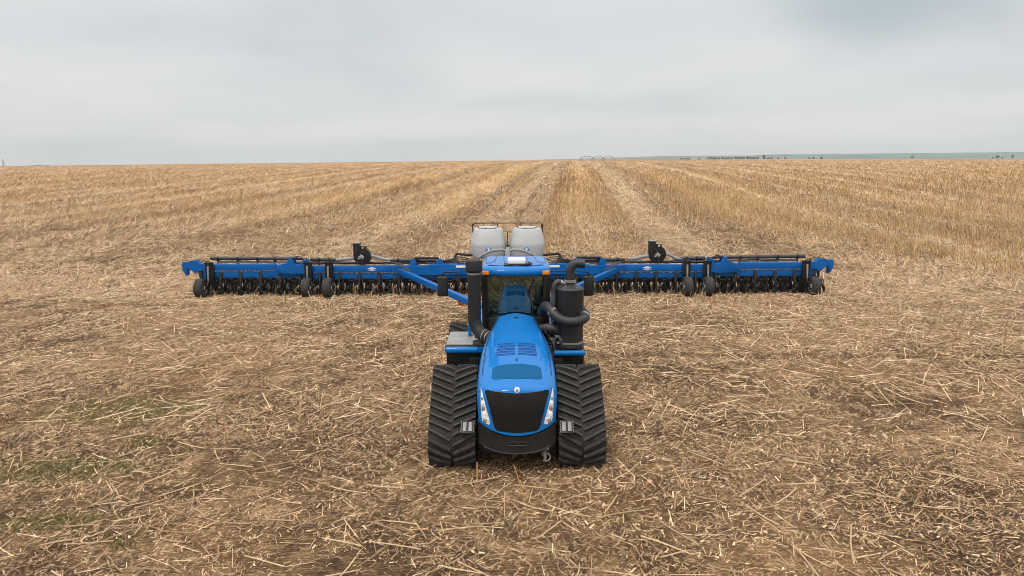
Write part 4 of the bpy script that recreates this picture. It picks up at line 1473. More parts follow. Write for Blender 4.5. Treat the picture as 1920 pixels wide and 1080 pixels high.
    mb.tube([(s * 2.35, 0.4, 1.80), (s * 1.6, 0.4, 1.73)], 0.055, 8)
    mb.tube([(s * 2.35, 0.4, 1.80), (s * 2.45, 0.3, 1.60), (s * 2.7, 0.3, 1.50), (s * 3.3, 0.3, 1.48)], 0.06, 8, smooth=4)
    Pn(mb, 'support_arm', M['black'])
    mb = MB()
    for k in range(6):
        z = 1.36 + 0.05 * k
        mb.tube([(s * 1.7, 0.1, z), (s * (2.0 + 0.05 * k), -0.1, z - 0.12 + 0.05 * k), (s * 2.35, -0.05, 1.5 + 0.03 * k), (s * (2.8 + .1 * k), 0.1, 1.46)], 0.024, 6, smooth=5)
    Pn(mb, 'delivery_hoses', M['hose'])

mb = MB()
mb.box((0, 0.1, 1.16), (3.2, 0.36, 0.36), 0.02)
mb.box((0, 1.3, 1.22), (1.7, 2.6, 0.22), 0.02)
mb.beam((0, -7.4, 0.62), (0, 0, 1.25), 0.26, 0.28, 0.015)
mb.beam((0, -8.1, 0.60), (0, -7.4, 0.60), 0.16, 0.12, 0.015)
mb.beam((0, -10.7, 0.58), (0, -8.0, 0.60), 0.14, 0.14, 0.015)
Pn(mb, 'tongue', M['blue_imp'])
mb = MB()
mb.box((-1.80, -4.55, 0.52), (0.24, 0.03, 0.14), 0.006)
rp = Pn(mb, 'red_reflector', M['red'])
mb = MB()
mb.box((-1.44, -4.55, 0.52), (0.44, 0.03, 0.14), 0.006)
Pn(mb, 'yellow_reflector', M['yellow'])
mb = MB()
mb.beam((-1.9, -4.52, 0.62), (-1.1, -4.52, 0.62), 0.04, 0.04)
Pn(mb, 'reflector_bar', M['black'])

# seed tanks
for s in (-1, 1):
    cx = s * 0.905
    prof = [(0.70, 0.78, 1.56), (0.79, 0.83, 1.62), (0.815, 0.84, 1.75), (0.83, 0.845, 2.14), (0.83, 0.835, 2.20), (0.815, 0.80, 2.28), (0.80, 0.77, 2.38), (0.735, 0.66, 2.62), (0.655, 0.555, 2.84), (0.62, 0.52, 2.885), (0.57, 0.48, 2.90)]
    rr = []
    yc = 1.25
    for (hx, hy, z) in prof:
        ring = []
        for k in range(44):
            a = 2 * math.pi * k / 44
            c, q = math.cos(a), math.sin(a)
            e = 0.62 if z < 2.3 else 0.68
            ring.append((cx + hx * math.copysign(abs(c) ** e, c), yc + hy * math.copysign(abs(q) ** e, q), z))
        rr.append(ring)
    mb = MB(); mb.rings(rr, True, True, True)
    tk = Pn(mb, 'seed_tank', M['tank'], smooth=40)
    mb = MB(); mb.lathe([(0.44, 2.895), (0.455, 2.90), (0.455, 2.935), (0.43, 2.95), (0.2, 2.965), (0.001, 2.967)], (cx, yc, 0), 'Z', 36, True)
    Pn(mb, 'tank_lid', M['tank'], tk)
    mb = MB()
    for k in range(6):
        a = 2 * math.pi * k / 6 + 0.3
        mb.box((cx + 0.46 * math.cos(a), yc + 0.46 * math.sin(a), 2.925), (0.06, 0.06, 0.05), 0.01)
    mb.lathe([(0.47, 2.885), (0.48, 2.89), (0.48, 2.91), (0.47, 2.915)], (cx, yc, 0), 'Z', 36)
    Pn(mb, 'lid_ring', M['black'], tk)
    ex = cx + (0.03 if s < 0 else -0.045)
    ye = yc - 0.845
    mb = MB(); mb.lathe([(0.142, 0.015), (0.142, -0.012), (0.130, -0.02), (0.001, -0.021)], (ex, ye, 1.985), 'Y', 28)
    em = Pn(mb, 'tank_emblem', M['badge_blue'], tk)
    mb = MB()
    mb.lathe([(0.118, -0.020), (0.124, -0.026), (0.130, -0.020)], (ex, ye, 1.985), 'Y', 28)
    for (a, b_, w) in (((0, -0.09), (0, 0.08), 0.016), ((0, -0.05), (0.075, 0.07), 0.018), ((0, -0.05), (-0.075, 0.07), 0.018), ((0, -0.02), (0.032, 0.085), 0.012), ((0, -0.02), (-0.032, 0.085), 0.012)):
        mb.tube([(ex + a[0], ye - 0.022, 1.985 + a[1]), (ex + b_[0], ye - 0.022, 1.985 + b_[1])], [w, w * 0.5], 6)
    Pn(mb, 'leaf_mark', M['white'], em)
    mb = MB()
    mb.tube([(s * 1.35, 0.22, 1.62), (s * 1.1, 0.10, 1.80), (s * 0.7, 0.02, 1.98), (s * 0.3, 0.0, 2.03), (s * 0.12, 0.05, 2.0)], 0.062, 12, smooth=6)
    Pn(mb, 'tank_hose', M['hose_grey'])
mb = MB()
mb.prism([(-0.12, 1.62), (0.12, 1.62), (0.12, 1.95), (0.05, 2.12), (-0.08, 2.12), (-0.12, 1.95)], 'Y', 0.0, 0.12, 0.02)
Pn(mb, 'hose_manifold', M['tank'])
# guard rails around the tank platform
mb = MB()
zr, yr = 3.03, 2.25
mb.tube([(-1.63, yr, 2.4), (-1.63, yr, zr), (0.42, yr, zr), (0.42, yr, 2.4)], 0.024, 6)
mb.tube([(0.60, yr, 2.4), (0.60, yr, zr), (1.60, yr, zr), (1.60, yr, 2.4)], 0.024, 6)
for x in (-1.15, -0.5, 1.12):
    mb.tube([(x, yr, 2.4), (x, yr, zr)], 0.02, 6)
mb.tube([(-1.63, yr, zr), (-1.68, yr - 0.5, zr - 0.02), (-1.63, yr - 0.6, 2.5)], 0.024, 6)
mb.tube([(1.60, yr, zr), (1.66, yr - 0.5, zr - 0.02), (1.62, yr - 0.6, 2.5)], 0.024, 6)
mb.box((-1.66, yr - 0.3, 2.98), (0.10, 0.14, 0.12), 0.02)
mb.box((1.64, yr - 0.3, 2.94), (0.10, 0.14, 0.12), 0.02)
mb.tube([(0, 0.8, 1.6), (0, 0.8, 2.75)], 0.022, 6)
mb.tube([(-0.2, 0.85, 2.75), (0.2, 0.85, 2.75)], 0.022, 6)
mb.box((0, yr, 1.95), (3.1, 0.5, 0.05), 0.01)
Pn(mb, 'guard_rail', M['black'])

# blower fans
for (fx, hz) in ((-6.57, 1.74), (6.76, 1.79)):
    mb = MB()
    poly = []
    for a in np.linspace(R(-180), R(62), 26):
        poly.append((fx + 0.385 * math.cos(a), hz + 0.385 * math.sin(a)))
    poly += [(fx + 0.16, hz + 0.36), (fx + 0.16, hz + 0.46), (fx - 0.10, hz + 0.47), (fx - 0.10, hz + 0.60), (fx - 0.385, hz + 0.60)]
    mb.prism(poly, 'Y', 0.02, 0.34, 0.015)
    bl = Pn(mb, 'blower_fan', M['black'])
    mb = MB(); mb.box((fx - 0.243, 0.18, hz + 0.61), (0.30, 0.34, 0.035), 0.008)
    mb.box((fx + 0.03, 0.18, hz + 0.475), (0.25, 0.30, 0.02), 0.006)
    Pn(mb, 'outlet_flange', M['steel_dull'], bl)
    mb = MB()
    mb.lathe([(0.30, 0.02), (0.30, 0.0), (0.285, -0.008), (0.27, 0.0)], (fx, 0.0, hz), 'Y', 36)
    mb.lathe([(0.20, 0.02), (0.20, 0.004), (0.19, -0.004), (0.18, 0.004)], (fx, 0.0, hz), 'Y', 30)
    Pn(mb, 'inlet_ring', M['black_matte'], bl)
    mb = MB()
    mb.lathe([(0.07, 0.0), (0.07, -0.07), (0.045, -0.10), (0.001, -0.10)], (fx, 0.02, hz), 'Y', 14)
    for (dx_, dz) in ((-0.13, 0.02), (0.11, 0.0), (-0.04, 0.13), (0.08, -0.08), (-0.17, -0.09)):
        mb.tube([(fx, -0.05, hz), (fx + dx_ * 0.7, -0.07, hz + dz), (fx + dx_, -0.06, hz + dz * 0.4)], 0.020, 8, smooth=3)
    Pn(mb, 'hydraulic_motor', M['steel'], bl)
    mb = MB()
    mb.tube([(fx - 0.02, -0.06, hz - 0.04), (fx + 0.02, -0.10, hz - 0.22), (fx + 0.0, -0.06, hz - 0.42)], 0.018, 6, smooth=4)
    mb.tube([(fx - 0.16, -0.06, hz - 0.08), (fx - 0.19, -0.09, hz - 0.22), (fx - 0.12, -0.06, hz - 0.42)], 0.014, 6, smooth=4)
    Pn(mb, 'motor_hose', M['hose'], bl)
    mb = MB(); mb.lathe([(0.040, 0.0), (0.040, -0.006), (0.001, -0.007)], (fx + 0.045, 0.018, hz + 0.40), 'Y', 16)
    Pn(mb, 'warning_sticker', M['yellow' if fx < 0 else 'white'], bl)
    for e in (-1, 1):
        mb = MB()
        zi = hz - 0.05 if e * fx > 0 else hz - 0.03
        mb.tube([(fx + e * 0.36, 0.22, hz + 0.02 if e > 0 else hz - 0.08), (fx + e * 0.62, 0.28, hz - 0.06 if e > 0 else hz - 0.13), (fx + e * 0.90, 0.33, 1.58), (fx + e * 1.26, 0.35, 1.55)], 0.078, 12, smooth=6)
        Pn(mb, 'air_elbow', M['hose_grey'], bl)


# row units
def row_unit():
    f = MB()
    f.box((0, -0.112, 0.89), (0.15, 0.05, 0.38), 0.01)
    f.beam((0, -0.1, 0.74), (0, 0.45, 0.70), 0.12, 0.10)          # clamp plate on the rear bar
    f.box((0, 0.42, 0.66), (0.18, 0.10, 0.36), 0.012)
    for z in (0.62, 0.82):
        for e in (-1, 1):
            f.beam((e * 0.07, 0.45, z + 0.06), (e * 0.07, 0.95, z - 0.1), 0.025, 0.05)
    f.box((0, 1.05, 0.58), (0.14, 0.22, 0.42), 0.02)
    f.beam((0, -0.10, 0.92), (0, -0.18, 0.34), 0.07, 0.10, 0.01)
    f.beam((0, 0.5, 0.86), (0, -0.12, 0.90), 0.08, 0.08, 0.01)
    f.beam((0, 1.1, 0.45), (0, 1.75, 0.34), 0.10, 0.08, 0.01)
    f.beam((-0.16, 0.40, 0.72), (-0.22, 0.06, 0.36), 0.035, 0.05)
    f.beam((0.16, 0.40, 0.72), (0.22, 0.06, 0.36), 0.035, 0.05)
    f.box((0, 0.48, 0.60), (0.44, 0.06, 0.10), 0.01)
    f.box((0.446, 0.50, 0.72), (0.10, 0.10, 0.50), 0.01)
    f.beam((0.446, 0.50, 0.62), (0.446, 0.12, 0.22), 0.08, 0.10, 0.01)
    f.box((0.446, 0.40, 0.52), (0.30, 0.16, 0.12), 0.02)
    f.beam((0.25, 0.35, 0.55), (0.30, 0.1, 0.25), 0.05, 0.06)
    for q in ((-0.30, 0.1, 0.80), (0.30, 0.2, 0.74), (0.56, 0.2, 0.70)):
        f.tube([(q[0], 0.45, q[2]), (q[0] + 0.05, 0.25, q[2] - 0.2), (q[0] - 0.04, 0.35, q[2] - 0.42)], 0.022, 6, smooth=4)
    f.box((0.24, 0.30, 0.62), (0.20, 0.12, 0.16), 0.02)
    f.box((-0.26, 0.30, 0.52), (0.16, 0.10, 0.24), 0.02)
    u = f.build('row_unit', M['iron'], planter)
    m_ = MB(); m_.box((0, 0.85, 0.60), (0.66, 0.36, 0.36), 0.05); m_.box((0.44, 0.95, 0.50), (0.22, 0.30, 0.22), 0.04); m_.lathe([(0.13, -0.03), (0.13, 0.03)], (0.20, 1.05, 0.62), 'X', 18, True, True)
    m_.build('seed_meter', M['black_matte'], u)
    d_ = MB(); d_.lathe([(0.25, 0), (0.235, -0.012), (0.06, -0.02), (0.001, -0.02)], (0, -0.16, 0.21), 'X', 28); d_.lathe([(0.25, 0), (0.235, 0.012), (0.06, 0.02), (0.001, 0.02)], (0, -0.16, 0.21), 'X', 28)
    d_.build('coulter_disc', M['iron'], u)
    d_ = MB(); d_.lathe([(0.24, 0), (0.22, -0.012), (0.06, -0.03), (0.001, -0.03)], (0.446, 0.10, 0.20), 'X', 28); d_.lathe([(0.24, 0), (0.22, 0.012), (0.06, 0.03), (0.001, 0.03)], (0.446, 0.10, 0.20), 'X', 28)
    for v in d_.bm.verts:
        v.co = Vector((0.446, 0.1, 0.2)) + Matrix.Rotation(R(22), 3, 'Z') @ (v.co - Vector((0.446, 0.1, 0.2)))
    d_.build('fertiliser_disc', M['iron'], u)
    for e in (-1, 1):
        w = MB()
        w.lathe([(0.05, -0.075), (0.19, -0.07), (0.25, -0.07), (0.26, 0), (0.25, 0.07), (0.19, 0.07), (0.05, 0.075)], (e * 0.16, 0.85, 0.25), 'X', 24, True, True)
        w.build('gauge_wheel', M['black_matte'], u)
        w = MB()
        n = 12
        poly = []
        for k in range(n * 2):
            r_ = 0.175 if k % 2 == 0 else 0.115
            a = math.pi * k / n
            poly.append((0.06 + r_ * math.cos(a), 0.17 + r_ * math.sin(a)))
        w.prism(poly, 'X', e * 0.20 - 0.008, e * 0.20 + 0.008)
        w.build('trash_wheel', M['steel_dull'] if False else M['iron'], u)
        w = MB()
        w.lathe([(0.04, -0.02), (0.15, -0.02), (0.16, 0), (0.15, 0.02), (0.04, 0.02)], (e * 0.08, 1.75, 0.17), 'X', 20, True, True)
        w.build('closing_wheel', M['iron'], u)
    sp_ = MB()
    sp_.cyl((0.05, 0.30, 0.95), (0.05, 0.26, 0.50), 0.022, n=8)
    sp_.box((-0.11, 0.34, 0.60), (0.05, 0.03, 0.09), 0.008)
    sp_.box((0.15, 0.22, 0.42), (0.05, 0.03, 0.04), 0.006)
    sp_.lathe([(0.028, 0), (0.028, -0.02), (0.001, -0.022)], (-0.20, 0.04, 0.36), 'Y', 8)
    sp_.lathe([(0.024, 0), (0.024, -0.02), (0.001, -0.022)], (0.20, 0.04, 0.36), 'Y', 8)
    sp_.lathe([(0.045, -0.03), (0.045, 0.03)], (0, -0.16, 0.21), 'X', 10, True, True)
    sp_.build('down_spring', M['steel_dull'], u)
    return u


unit = row_unit()
NROW = 32
for k in range(NROW):
    o = unit if k == 0 else copy_tree(unit, planter)
    o.location = ((k - (NROW - 1) / 2) * 0.893, 0.0, 0.0)

# ------------------------------------------------------------------ single stalks
def stalk_mesh(L, W, bend, knots, split):
    mb = MB()
    n = 7
    pts, rad = [], []
    for k in range(n):
        t = k / (n - 1)
        pts.append((L * (t - 0.5), bend * L * math.sin(math.pi * t), W * 0.5 + rnd.uniform(-.1, .1) * W))
        rad.append(W * 0.5 * (1.08 - 0.28 * t) * rnd.uniform(0.93, 1.07))
    mb.tube(pts, rad, 7)
    for kn in knots:
        x = L * (kn - 0.5)
        mb.lathe([(W * 0.45, -W * 0.4), (W * 0.60, 0), (W * 0.45, W * 0.4)], (x, bend * L * math.sin(math.pi * kn), W * 0.5), 'X', 7)
    for k in range(split):
        y = rnd.uniform(-.4, .4) * W
        mb.tube([(L * 0.48, y, W * 0.5), (L * 0.48 + rnd.uniform(0.03, 0.10), y * 2.5, W * rnd.uniform(0.4, 1.2))], [W * 0.18, W * 0.05], 4)
    return mb


def stalk_material(name, dark, pale):
    m = bpy.data.materials.new(name)
    m.use_nodes = True
    n, l = m.node_tree.nodes, m.node_tree.links
    b = n['Principled BSDF']
    b.inputs['Roughness'].default_value = 0.7
    b.inputs['Specular IOR Level'].default_value = 0.3
    oi = nd(n, 'ShaderNodeObjectInfo')
    t = nd(n, 'ShaderNodeTexCoord')
    mp = nd(n, 'ShaderNodeMapping', inp={'Scale': (3, 40, 40)}); l.new(t.outputs['Object'], mp.inputs[0])
    nz = nd(n, 'ShaderNodeTexNoise', inp={'Scale': 1.5, 'Detail': 5.0, 'Roughness': 0.7}); l.new(mp.outputs[0], nz.inputs['Vector'])
    ad = nd(n, 'ShaderNodeMath', operation='MULTIPLY_ADD', inp={1: 0.55, 2: -0.05}); l.new(oi.outputs['Random'], ad.inputs[0])
    a2 = nd(n, 'ShaderNodeMath', operation='MULTIPLY_ADD', inp={1: 0.6}); l.new(nz.outputs[0], a2.inputs[0]); l.new(ad.outputs[0], a2.inputs[2])
    r = ramp(n, [(0.15, dark), (0.75, pale)]); l.new(a2.outputs[0], r.inputs[0])
    l.new(r.outputs[0], b.inputs['Base Color'])
    return m


M['stalk'] = stalk_material('dry_stalk', (0.20, 0.120, 0.060), (0.60, 0.43, 0.255))
M['stalk_orange'] = stalk_material('amber_stalk', (0.28, 0.13, 0.045), (0.52, 0.27, 0.11))
protos = []
for k in range(14):
    L = rnd.uniform(0.42, 1.0)
    protos.append(stalk_mesh(L, rnd.uniform(0.018, 0.026), rnd.uniform(-.05, .05), [rnd.uniform(.15, .4), rnd.uniform(.5, .85)], rnd.choice((0, 2, 3))).build('fallen_stalk', M['stalk']))


def hz_(x, y):
    return float(height(x, y) + micro(np.array([x]), np.array([y]))[0])


for k in range(290):
    o = protos[k] if k < len(protos) else protos[k % len(protos)].copy()
    if k >= len(protos):
        COL.objects.link(o)
    while True:
        y = 8.4 * (23 / 8.4) ** (rnd.random() ** 1.1)
        x = rnd.uniform(-0.78, 0.78) * y
        if not (abs(x - TX) < 1.95 and 12.0 < y < 19.2):
            break
    el = abs(rnd.gauss(0, 0.10))
    az = rnd.gauss(0, 0.6) if rnd.random() < 0.6 else rnd.uniform(0, math.pi)
    o.rotation_euler = (0, -el, az + (math.pi if rnd.random() < 0.5 else 0))
    ln = max(abs(v.co.x) for v in o.data.vertices)
    o.location = (x, y, hz_(x, y) + 0.02 + math.sin(el) * ln + rnd.uniform(0, 0.03))
    tag(o, 'loose pale broken stalk lying flat on the straw of the foreground', 'stalk', 'broken stalks lying in the foreground')


def upright_mesh(L, W, tx, ty, top=None):
    mb = MB()
    pts = [(0, 0, -0.03), (tx * 0.3, ty * 0.3, L * 0.33), (tx * 0.62, ty * 0.62, L * 0.66), (tx, ty, L)]
    mb.tube(pts, [W * 0.55, W * 0.5, W * 0.47, W * 0.43], 7)
    mb.lathe([(W * 0.5, -W * 0.3), (W * 0.62, 0), (W * 0.5, W * 0.3)], (tx * 0.45, ty * 0.45, L * 0.45), 'Z', 7)
    if top:
        mb.tube([(tx, ty, L - 0.005), (tx + top[0] * 0.5, ty + top[1] * 0.5, L + top[2] * 0.5), (tx + top[0], ty + top[1], L + top[2])], [W * 0.42, W * 0.36, W * 0.3], 6)
    return mb


# the few that stand out in front of the tractor
for (x, y, L, tx, ty, top, lab) in (
        (-0.67, 12.02, 0.42, 0.0, 0.02, None, 'single upright amber stalk in front of the left track'),
        (0.18, 11.62, 0.50, -0.16, 0.12, None, 'leaning thick brown stalk in front of the bumper'),
        (0.26, 11.72, 0.16, 0.0, 0.0, (0.36, 0.0, 0.0), 'snapped short stalk bent sideways below the bumper'),
        (2.82, 11.0, 0.30, 0.03, 0.02, (0.18, -0.05, -0.14), 'snapped stalk folded into a peak right of the tractor'),
        (-0.55, 10.2, 0.26, -0.04, 0.03, (0.30, -0.2, -0.22), 'snapped pale stalk folded over, nearest in front of the left track'),
        (1.38, 11.25, 0.20, 0.0, 0.02, (-0.55, -0.12, -0.13), 'snapped pale stalk bent to the left in front of the right track')):
    o = upright_mesh(L, 0.026, tx, ty, top).build('upright_stalk', M['stalk_orange'] if 'amber' in lab or 'brown' in lab else M['stalk'])
    o.location = (x, y, hz_(x, y))
    tag(o, lab, 'stalk')
up_protos = [upright_mesh(rnd.uniform(0.30, 0.55), rnd.uniform(0.018, 0.026), rnd.gauss(0, 0.10), rnd.gauss(0, 0.05), None if k % 3 else (rnd.uniform(-.3, .3), 0.05, -0.15)).build('upright_stalk', M['stalk_orange'] if k % 4 == 0 else M['stalk']) for k in range(10)]
cnt = 0
while cnt < 250:
    r_ = rnd.random()
    if r_ < 0.46:
        x, y = rnd.uniform(-14.5, 14.8), 29.3 - abs(rnd.gauss(0, 1.0))
        if rnd.random() < 0.35:
            x = abs(x) * 0.5 + 2
    elif r_ < 0.90:
        x, y = rnd.uniform(13.0, 28.0), rnd.uniform(20, 32)
    else:
        y = rnd.uniform(14, 28); x = rnd.uniform(-0.75, 0.75) * y
    if abs(x - TX) < 2.0 and y < 19.5 or abs(x) > 0.78 * y or abs(x) < 0.5 and y < 30:
        continue
    o = up_protos[cnt] if cnt < len(up_protos) else up_protos[cnt % len(up_protos)].copy()
    if cnt >= len(up_protos):
        COL.objects.link(o)
    o.location = (x, y, hz_(x, y))
    lean = 0.45 if rnd.random() < 0.4 else 0.15
    o.rotation_euler = (rnd.gauss(0, lean * 0.5), rnd.gauss(0, lean), rnd.uniform(0, 6.28))
    o.scale = (1, 1, rnd.uniform(0.8, 1.25))
    if r_ < 0.46:
        tag(o, 'single dry stalk still standing in the strip just ahead of the planter', 'stalk', 'stalks standing ahead of the planter')
    elif r_ < 0.90:
        tag(o, 'single dry stalk still standing beyond the right end of the planter', 'stalk', 'stalks standing right of the planter')
    else:
        tag(o, 'lone dry stalk standing among flattened straw beside or before the tractor', 'stalk', 'lone stalks in the flattened straw')
    cnt += 1

# ------------------------------------------------------------------ far away: hills, trees, irrigation rig, pylon
M['hill_green'] = material('far_pasture', (0.045, 0.105, 0.072), rough=0.95, var=0.5, vscale=0.004, spec=0.1)
M['hill_tan'] = material('far_fields', (0.200, 0.165, 0.130), rough=0.95, var=0.25, vscale=0.003, spec=0.1)
M['leaf'] = material('far_foliage', (0.050, 0.068, 0.040), rough=0.9, var=0.5, vscale=0.6, spec=0.1)
M['bark'] = material('bark', (0.05, 0.038, 0.028), rough=0.95, var=0.3, vscale=2)
M['galv'] = material('galvanised', (0.11, 0.12, 0.135), rough=0.5, metal=0.3, var=0.15, vscale=1)


def hill(name, x0, x1, y, prof, mat, depth=900, seed=0):
    xs = np.linspace(x0, x1, 120)
    ds = np.linspace(-1, 1, 25)
    X, Dd = np.meshgrid(xs, ds)
    P = np.interp((X - x0) / (x1 - x0), [p[0] for p in prof], [p[1] for p in prof])
    Z = -16 + (P + 16) * np.cos(Dd * math.pi / 2) ** 0.8 + (vnoise(X + seed, Dd * depth + seed, 160.0) - 0.5) * 2.0 * (P > 1)
    co = np.stack([X, y + Dd * depth, Z], -1).reshape(-1, 3)
    i = np.arange(X.size).reshape(X.shape)
    f = np.stack([i[:-1, :-1], i[:-1, 1:], i[1:, 1:], i[1:, :-1]], -1).reshape(-1, 4)
    me = raw_mesh(name, co, f)
    me.polygons.foreach_set('use_smooth', np.ones(len(f), dtype=bool))
    me.materials.append(mat)
    o = bpy.data.objects.new(name, me)
    COL.objects.link(o)
    return tag(o, kind='structure')


HZ = lambda px_up, d: CAM_H + px_up / 1280.0 * d        # height that shows px_up pixels above eye level at distance d
hill('hill_green', 1500, 5200, 4700, [(0, -10), (0.03, 24), (0.06, 36), (0.35, 43), (1, 60)], M['hill_green'], 900, 3)
hill('hill_fields', -300, 1500, 2900, [(0, -10), (0.18, 4), (0.35, 12), (0.5, 15), (0.75, 15), (1, -8)], M['hill_tan'], 700, 9)
hill('hill_ridge', 200, 2200, 4400, [(0, -8), (0.1, 12), (0.35, 26), (0.5, 29), (0.75, 27), (1, -5)], M['hill_green'], 500, 5)
hill('hill_mound', -1395, -1310, 1980, [(0, -14), (0.3, -5), (0.42, -3.6), (0.8, -3.6), (1, -14)], M['hill_green'], 60, 2)


def crown_mesh(w, h, seed):
    r2 = random.Random(seed)
    mb = MB()
    for k in range(150):
        a = r2.uniform(0, 6.283); q = r2.random() ** 0.5; zt = r2.random()
        rad = math.sin(math.pi * (0.12 + 0.83 * zt)) ** 0.7
        c = Vector((math.cos(a) * q * rad * w / 2, math.sin(a) * q * rad * w / 2, h * (0.22 + 0.78 * zt)))
        c += Vector((r2.gauss(0, .25), r2.gauss(0, .25), r2.gauss(0, .2)))
        s = r2.uniform(0.3, 0.75)
        nrm = Vector((r2.gauss(0, 1), r2.gauss(0, 1), r2.gauss(0.4, 1))).normalized()
        q2 = nrm.to_track_quat('Z', 'Y').to_matrix()
        vs = [mb.bm.verts.new(c + q2 @ Vector((s * math.cos(t), s * math.sin(t) * r2.uniform(.6, 1), 0))) for t in (0, 1.3, 2.5, 3.8, 5.1)]
        mb.bm.faces.new(vs)
    return mb


def make_tree(w, h, seed):
    t = thing('far_tree', 'x', 'tree')
    mb = MB(); mb.tube([(0, 0, -0.5), (0.1, 0, h * 0.2), (0.05, 0.1, h * 0.55)], [0.28, 0.2, 0.08], 7)
    for k in range(3):
        a = k * 2.1
        mb.tube([(0.08, 0, h * 0.28), (math.cos(a) * w * 0.18, math.sin(a) * w * 0.18, h * 0.5), (math.cos(a) * w * 0.3, math.sin(a) * w * 0.3, h * 0.7)], [0.12, 0.08, 0.03], 5)
    mb.build('trunk', M['bark'], t)
    crown_mesh(w, h, seed).build('crown', M['leaf'], t, smooth=0)
    return t


tree_protos = [make_tree(6.5, 5.2, 1), make_tree(8.5, 6.0, 2), make_tree(10, 5.0, 3), make_tree(5.0, 6.8, 4)]
for i_, t in enumerate(tree_protos):
    t.name = 'far_tree'
used = [False] * 4


def far_ground(px, D):
    return None


TREES = []
for px in (1278, 1284, 1289, 1293, 1312):
    TREES.append((px, 0.75, 'small dark tree in the sparse clump left of the long far tree line', 'trees in the sparse far clump'))
for px in (1328, 1333, 1338, 1343, 1349, 1355, 1360, 1366, 1372, 1379):
    TREES.append((px, 0.95, 'dark tree in the left part of the long far tree line', 'trees in the left part of the far tree line'))
for px in (1384, 1389, 1395, 1402, 1408, 1414, 1421):
    TREES.append((px, 1.10, 'dark tree in the middle part of the long far tree line', 'trees in the middle of the far tree line'))
TREES.append((1433, 1.45, 'tallest broad tree of the far tree line', None))
for px in (1441, 1447):
    TREES.append((px, 0.9, 'low dark tree just right of the tallest far tree', 'low trees right of the tallest tree'))
for px, sc_, lab in ((1460, 0.8, 'left one of two lone trees right of the tree line'), (1473, 0.85, 'right one of two lone trees right of the tree line'),
                     (1518, 0.9, 'left one of three dark bushy trees before the green hill'), (1526, 0.9, 'middle one of three dark bushy trees before the green hill'), (1541, 1.0, 'right one of three dark bushy trees before the green hill'),
                     (1711, 1.1, 'lone slender tree standing before the middle of the green hill'), (1862, 0.7, 'leftmost small tree at the far right of the horizon'),
                     (1871, 1.2, 'taller small tree second from left at the far right of the horizon'), (1880, 0.7, 'lowest small tree third at the far right of the horizon'), (1899, 1.25, 'rightmost small tree at the far right of the horizon')):
    TREES.append((px, sc_, lab, None))
for i_, (px, sc_, lab, grp) in enumerate(TREES):
    k = (i_ * 7 + 1) % 4
    if 'lone slender' in lab:
        k = 3
    D = 1400 + 60 * math.sin(i_ * 1.7)
    sc_ *= 0.9
    src = tree_protos[k]
    if not used[k]:
        o = src; used[k] = True
    else:
        o = copy_tree(src)
    x = (px - 960) / 1280 * D * 0.983
    o.location = (x, D, float(height(x, D)))
    o.scale = (sc_, sc_, sc_)
    o.rotation_euler = (0, 0, i_ * 1.3)
    tag(o, lab, 'tree', grp)
    if grp is None and 'group' in o:
        del o['group']

# center pivot irrigation rig
IR = 880.0
rig = thing('pivot_irrigator', 'long grey arched center pivot irrigation rig standing on the horizon', 'irrigation rig', ((1088 - 960) / 1280 * IR, IR, float(height(90.0, IR))))
mb = MB(); tw = MB(); tr = MB()
spans = [0, 15, 28, 41]
for k in range(4):
    x0 = spans[k]
    for e in (-1, 1):
        tw.tube([(x0, 0, 3.6), (x0 + e * 2.2, e * 0.4, 0)], 0.26, 5)
    tw.tube([(x0 - 2.2, -0.4, 0.3), (x0 + 2.2, 0.4, 0.3)], 0.1, 5)
    for e in (-1, 1):
        tw.lathe([(0.55, -0.15), (0.55, 0.15)], (x0 + e * 2.2, e * 0.4, 0.45), 'Y', 12, True, True)
    if k < 3:
        w = spans[k + 1] - x0
        P = [(x0 + w * t, 0, 3.6 + 1.9 * math.sin(math.pi * t)) for t in np.linspace(0, 1, 13)]
        mb.tube(P, 0.32, 6)
        Q = [(x0 + w * t, 0.5, 3.0 + 0.25 * math.sin(math.pi * t)) for t in np.linspace(0, 1, 9)]
        tr.tube(Q, 0.10, 4)
        for t in np.linspace(0.125, 0.875, 7):
            tr.tube([(x0 + w * t, 0, 3.6 + 1.9 * math.sin(math.pi * t)), (x0 + w * t + 0.6, 0.5, 3.0 + 0.25 * math.sin(math.pi * t))], 0.05, 4)
mb.build('water_pipe', M['galv'], rig)
tw.build('drive_tower', M['galv'], rig)
tr.build('truss_rod', M['galv'], rig)

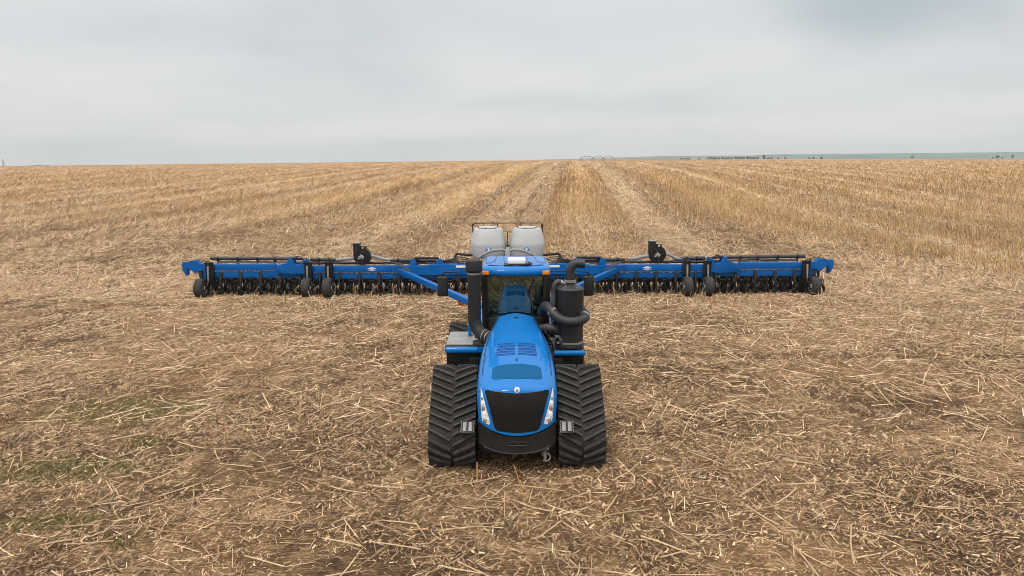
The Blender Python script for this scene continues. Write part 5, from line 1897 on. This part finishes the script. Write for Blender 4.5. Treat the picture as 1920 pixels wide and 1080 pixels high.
# lattice pylon far left
D = 1900.0
pyl = thing('power_pylon', 'pale lattice electricity pylon on the horizon at the far left', 'pylon', ((23 - 960) / 1280 * D, D, float(height((23 - 960) / 1280 * D, D))))
mb = MB()
HP = 21.0
for (sx2, sy2) in ((-1, -1), (-1, 1), (1, -1), (1, 1)):
    mb.tube([(sx2 * 2.4, sy2 * 2.4, 0), (sx2 * 0.9, sy2 * 0.9, HP * 0.6), (sx2 * 0.35, sy2 * 0.35, HP)], 0.28, 4)
for k in range(9):
    z0, z1 = HP * k / 9, HP * (k + 1) / 9
    r0 = np.interp(z0, [0, HP * .6, HP], [2.4, .9, .35]); r1 = np.interp(z1, [0, HP * .6, HP], [2.4, .9, .35])
    for sy2 in (-1, 1):
        mb.tube([(-r0, sy2 * r0, z0), (r1, sy2 * r1, z1)], 0.09, 4); mb.tube([(r0, sy2 * r0, z0), (-r1, sy2 * r1, z1)], 0.09, 4)
mb.build('lattice_mast', M['galv'], pyl)
for (z, w) in ((12.5, 4.6), (16.0, 4.0), (19.5, 3.2)):
    a = MB()
    for sy2 in (-.4, .4):
        a.tube([(-w, 0, z), (0, sy2, z + 0.5), (w, 0, z)], 0.13, 4)
        a.tube([(-w, 0, z), (0, sy2, z - 0.7), (w, 0, z)], 0.10, 4)
    a.build('cross_arm', M['galv'], pyl)

# ------------------------------------------------------------------ haze
HAZE = True
if HAZE:
    mb = MB()
    mb.box((600, 2450, 48), (11600, 8300, 140))
    m = bpy.data.materials.new('haze_air')
    m.use_nodes = True
    n, l = m.node_tree.nodes, m.node_tree.links
    n.remove(n['Principled BSDF'])
    v = nd(n, 'ShaderNodeVolumePrincipled', inp={'Color': (0.86, 0.90, 0.91, 1), 'Density': 0.00015, 'Anisotropy': 0.0})
    l.new(v.outputs[0], n['Material Output'].inputs['Volume'])
    hz = mb.build('haze', m, smooth=0)
    tag(hz, kind='stuff')

scene.cycles.use_denoising = True
scene.cycles.denoiser = 'OPENIMAGEDENOISE'
scene.cycles.denoising_prefilter = 'ACCURATE'
scene.cycles.denoising_input_passes = 'RGB_ALBEDO_NORMAL'
scene.cycles.filter_width = 0.85
scene.cycles.max_bounces = 8
scene.cycles.transparent_max_bounces = 12
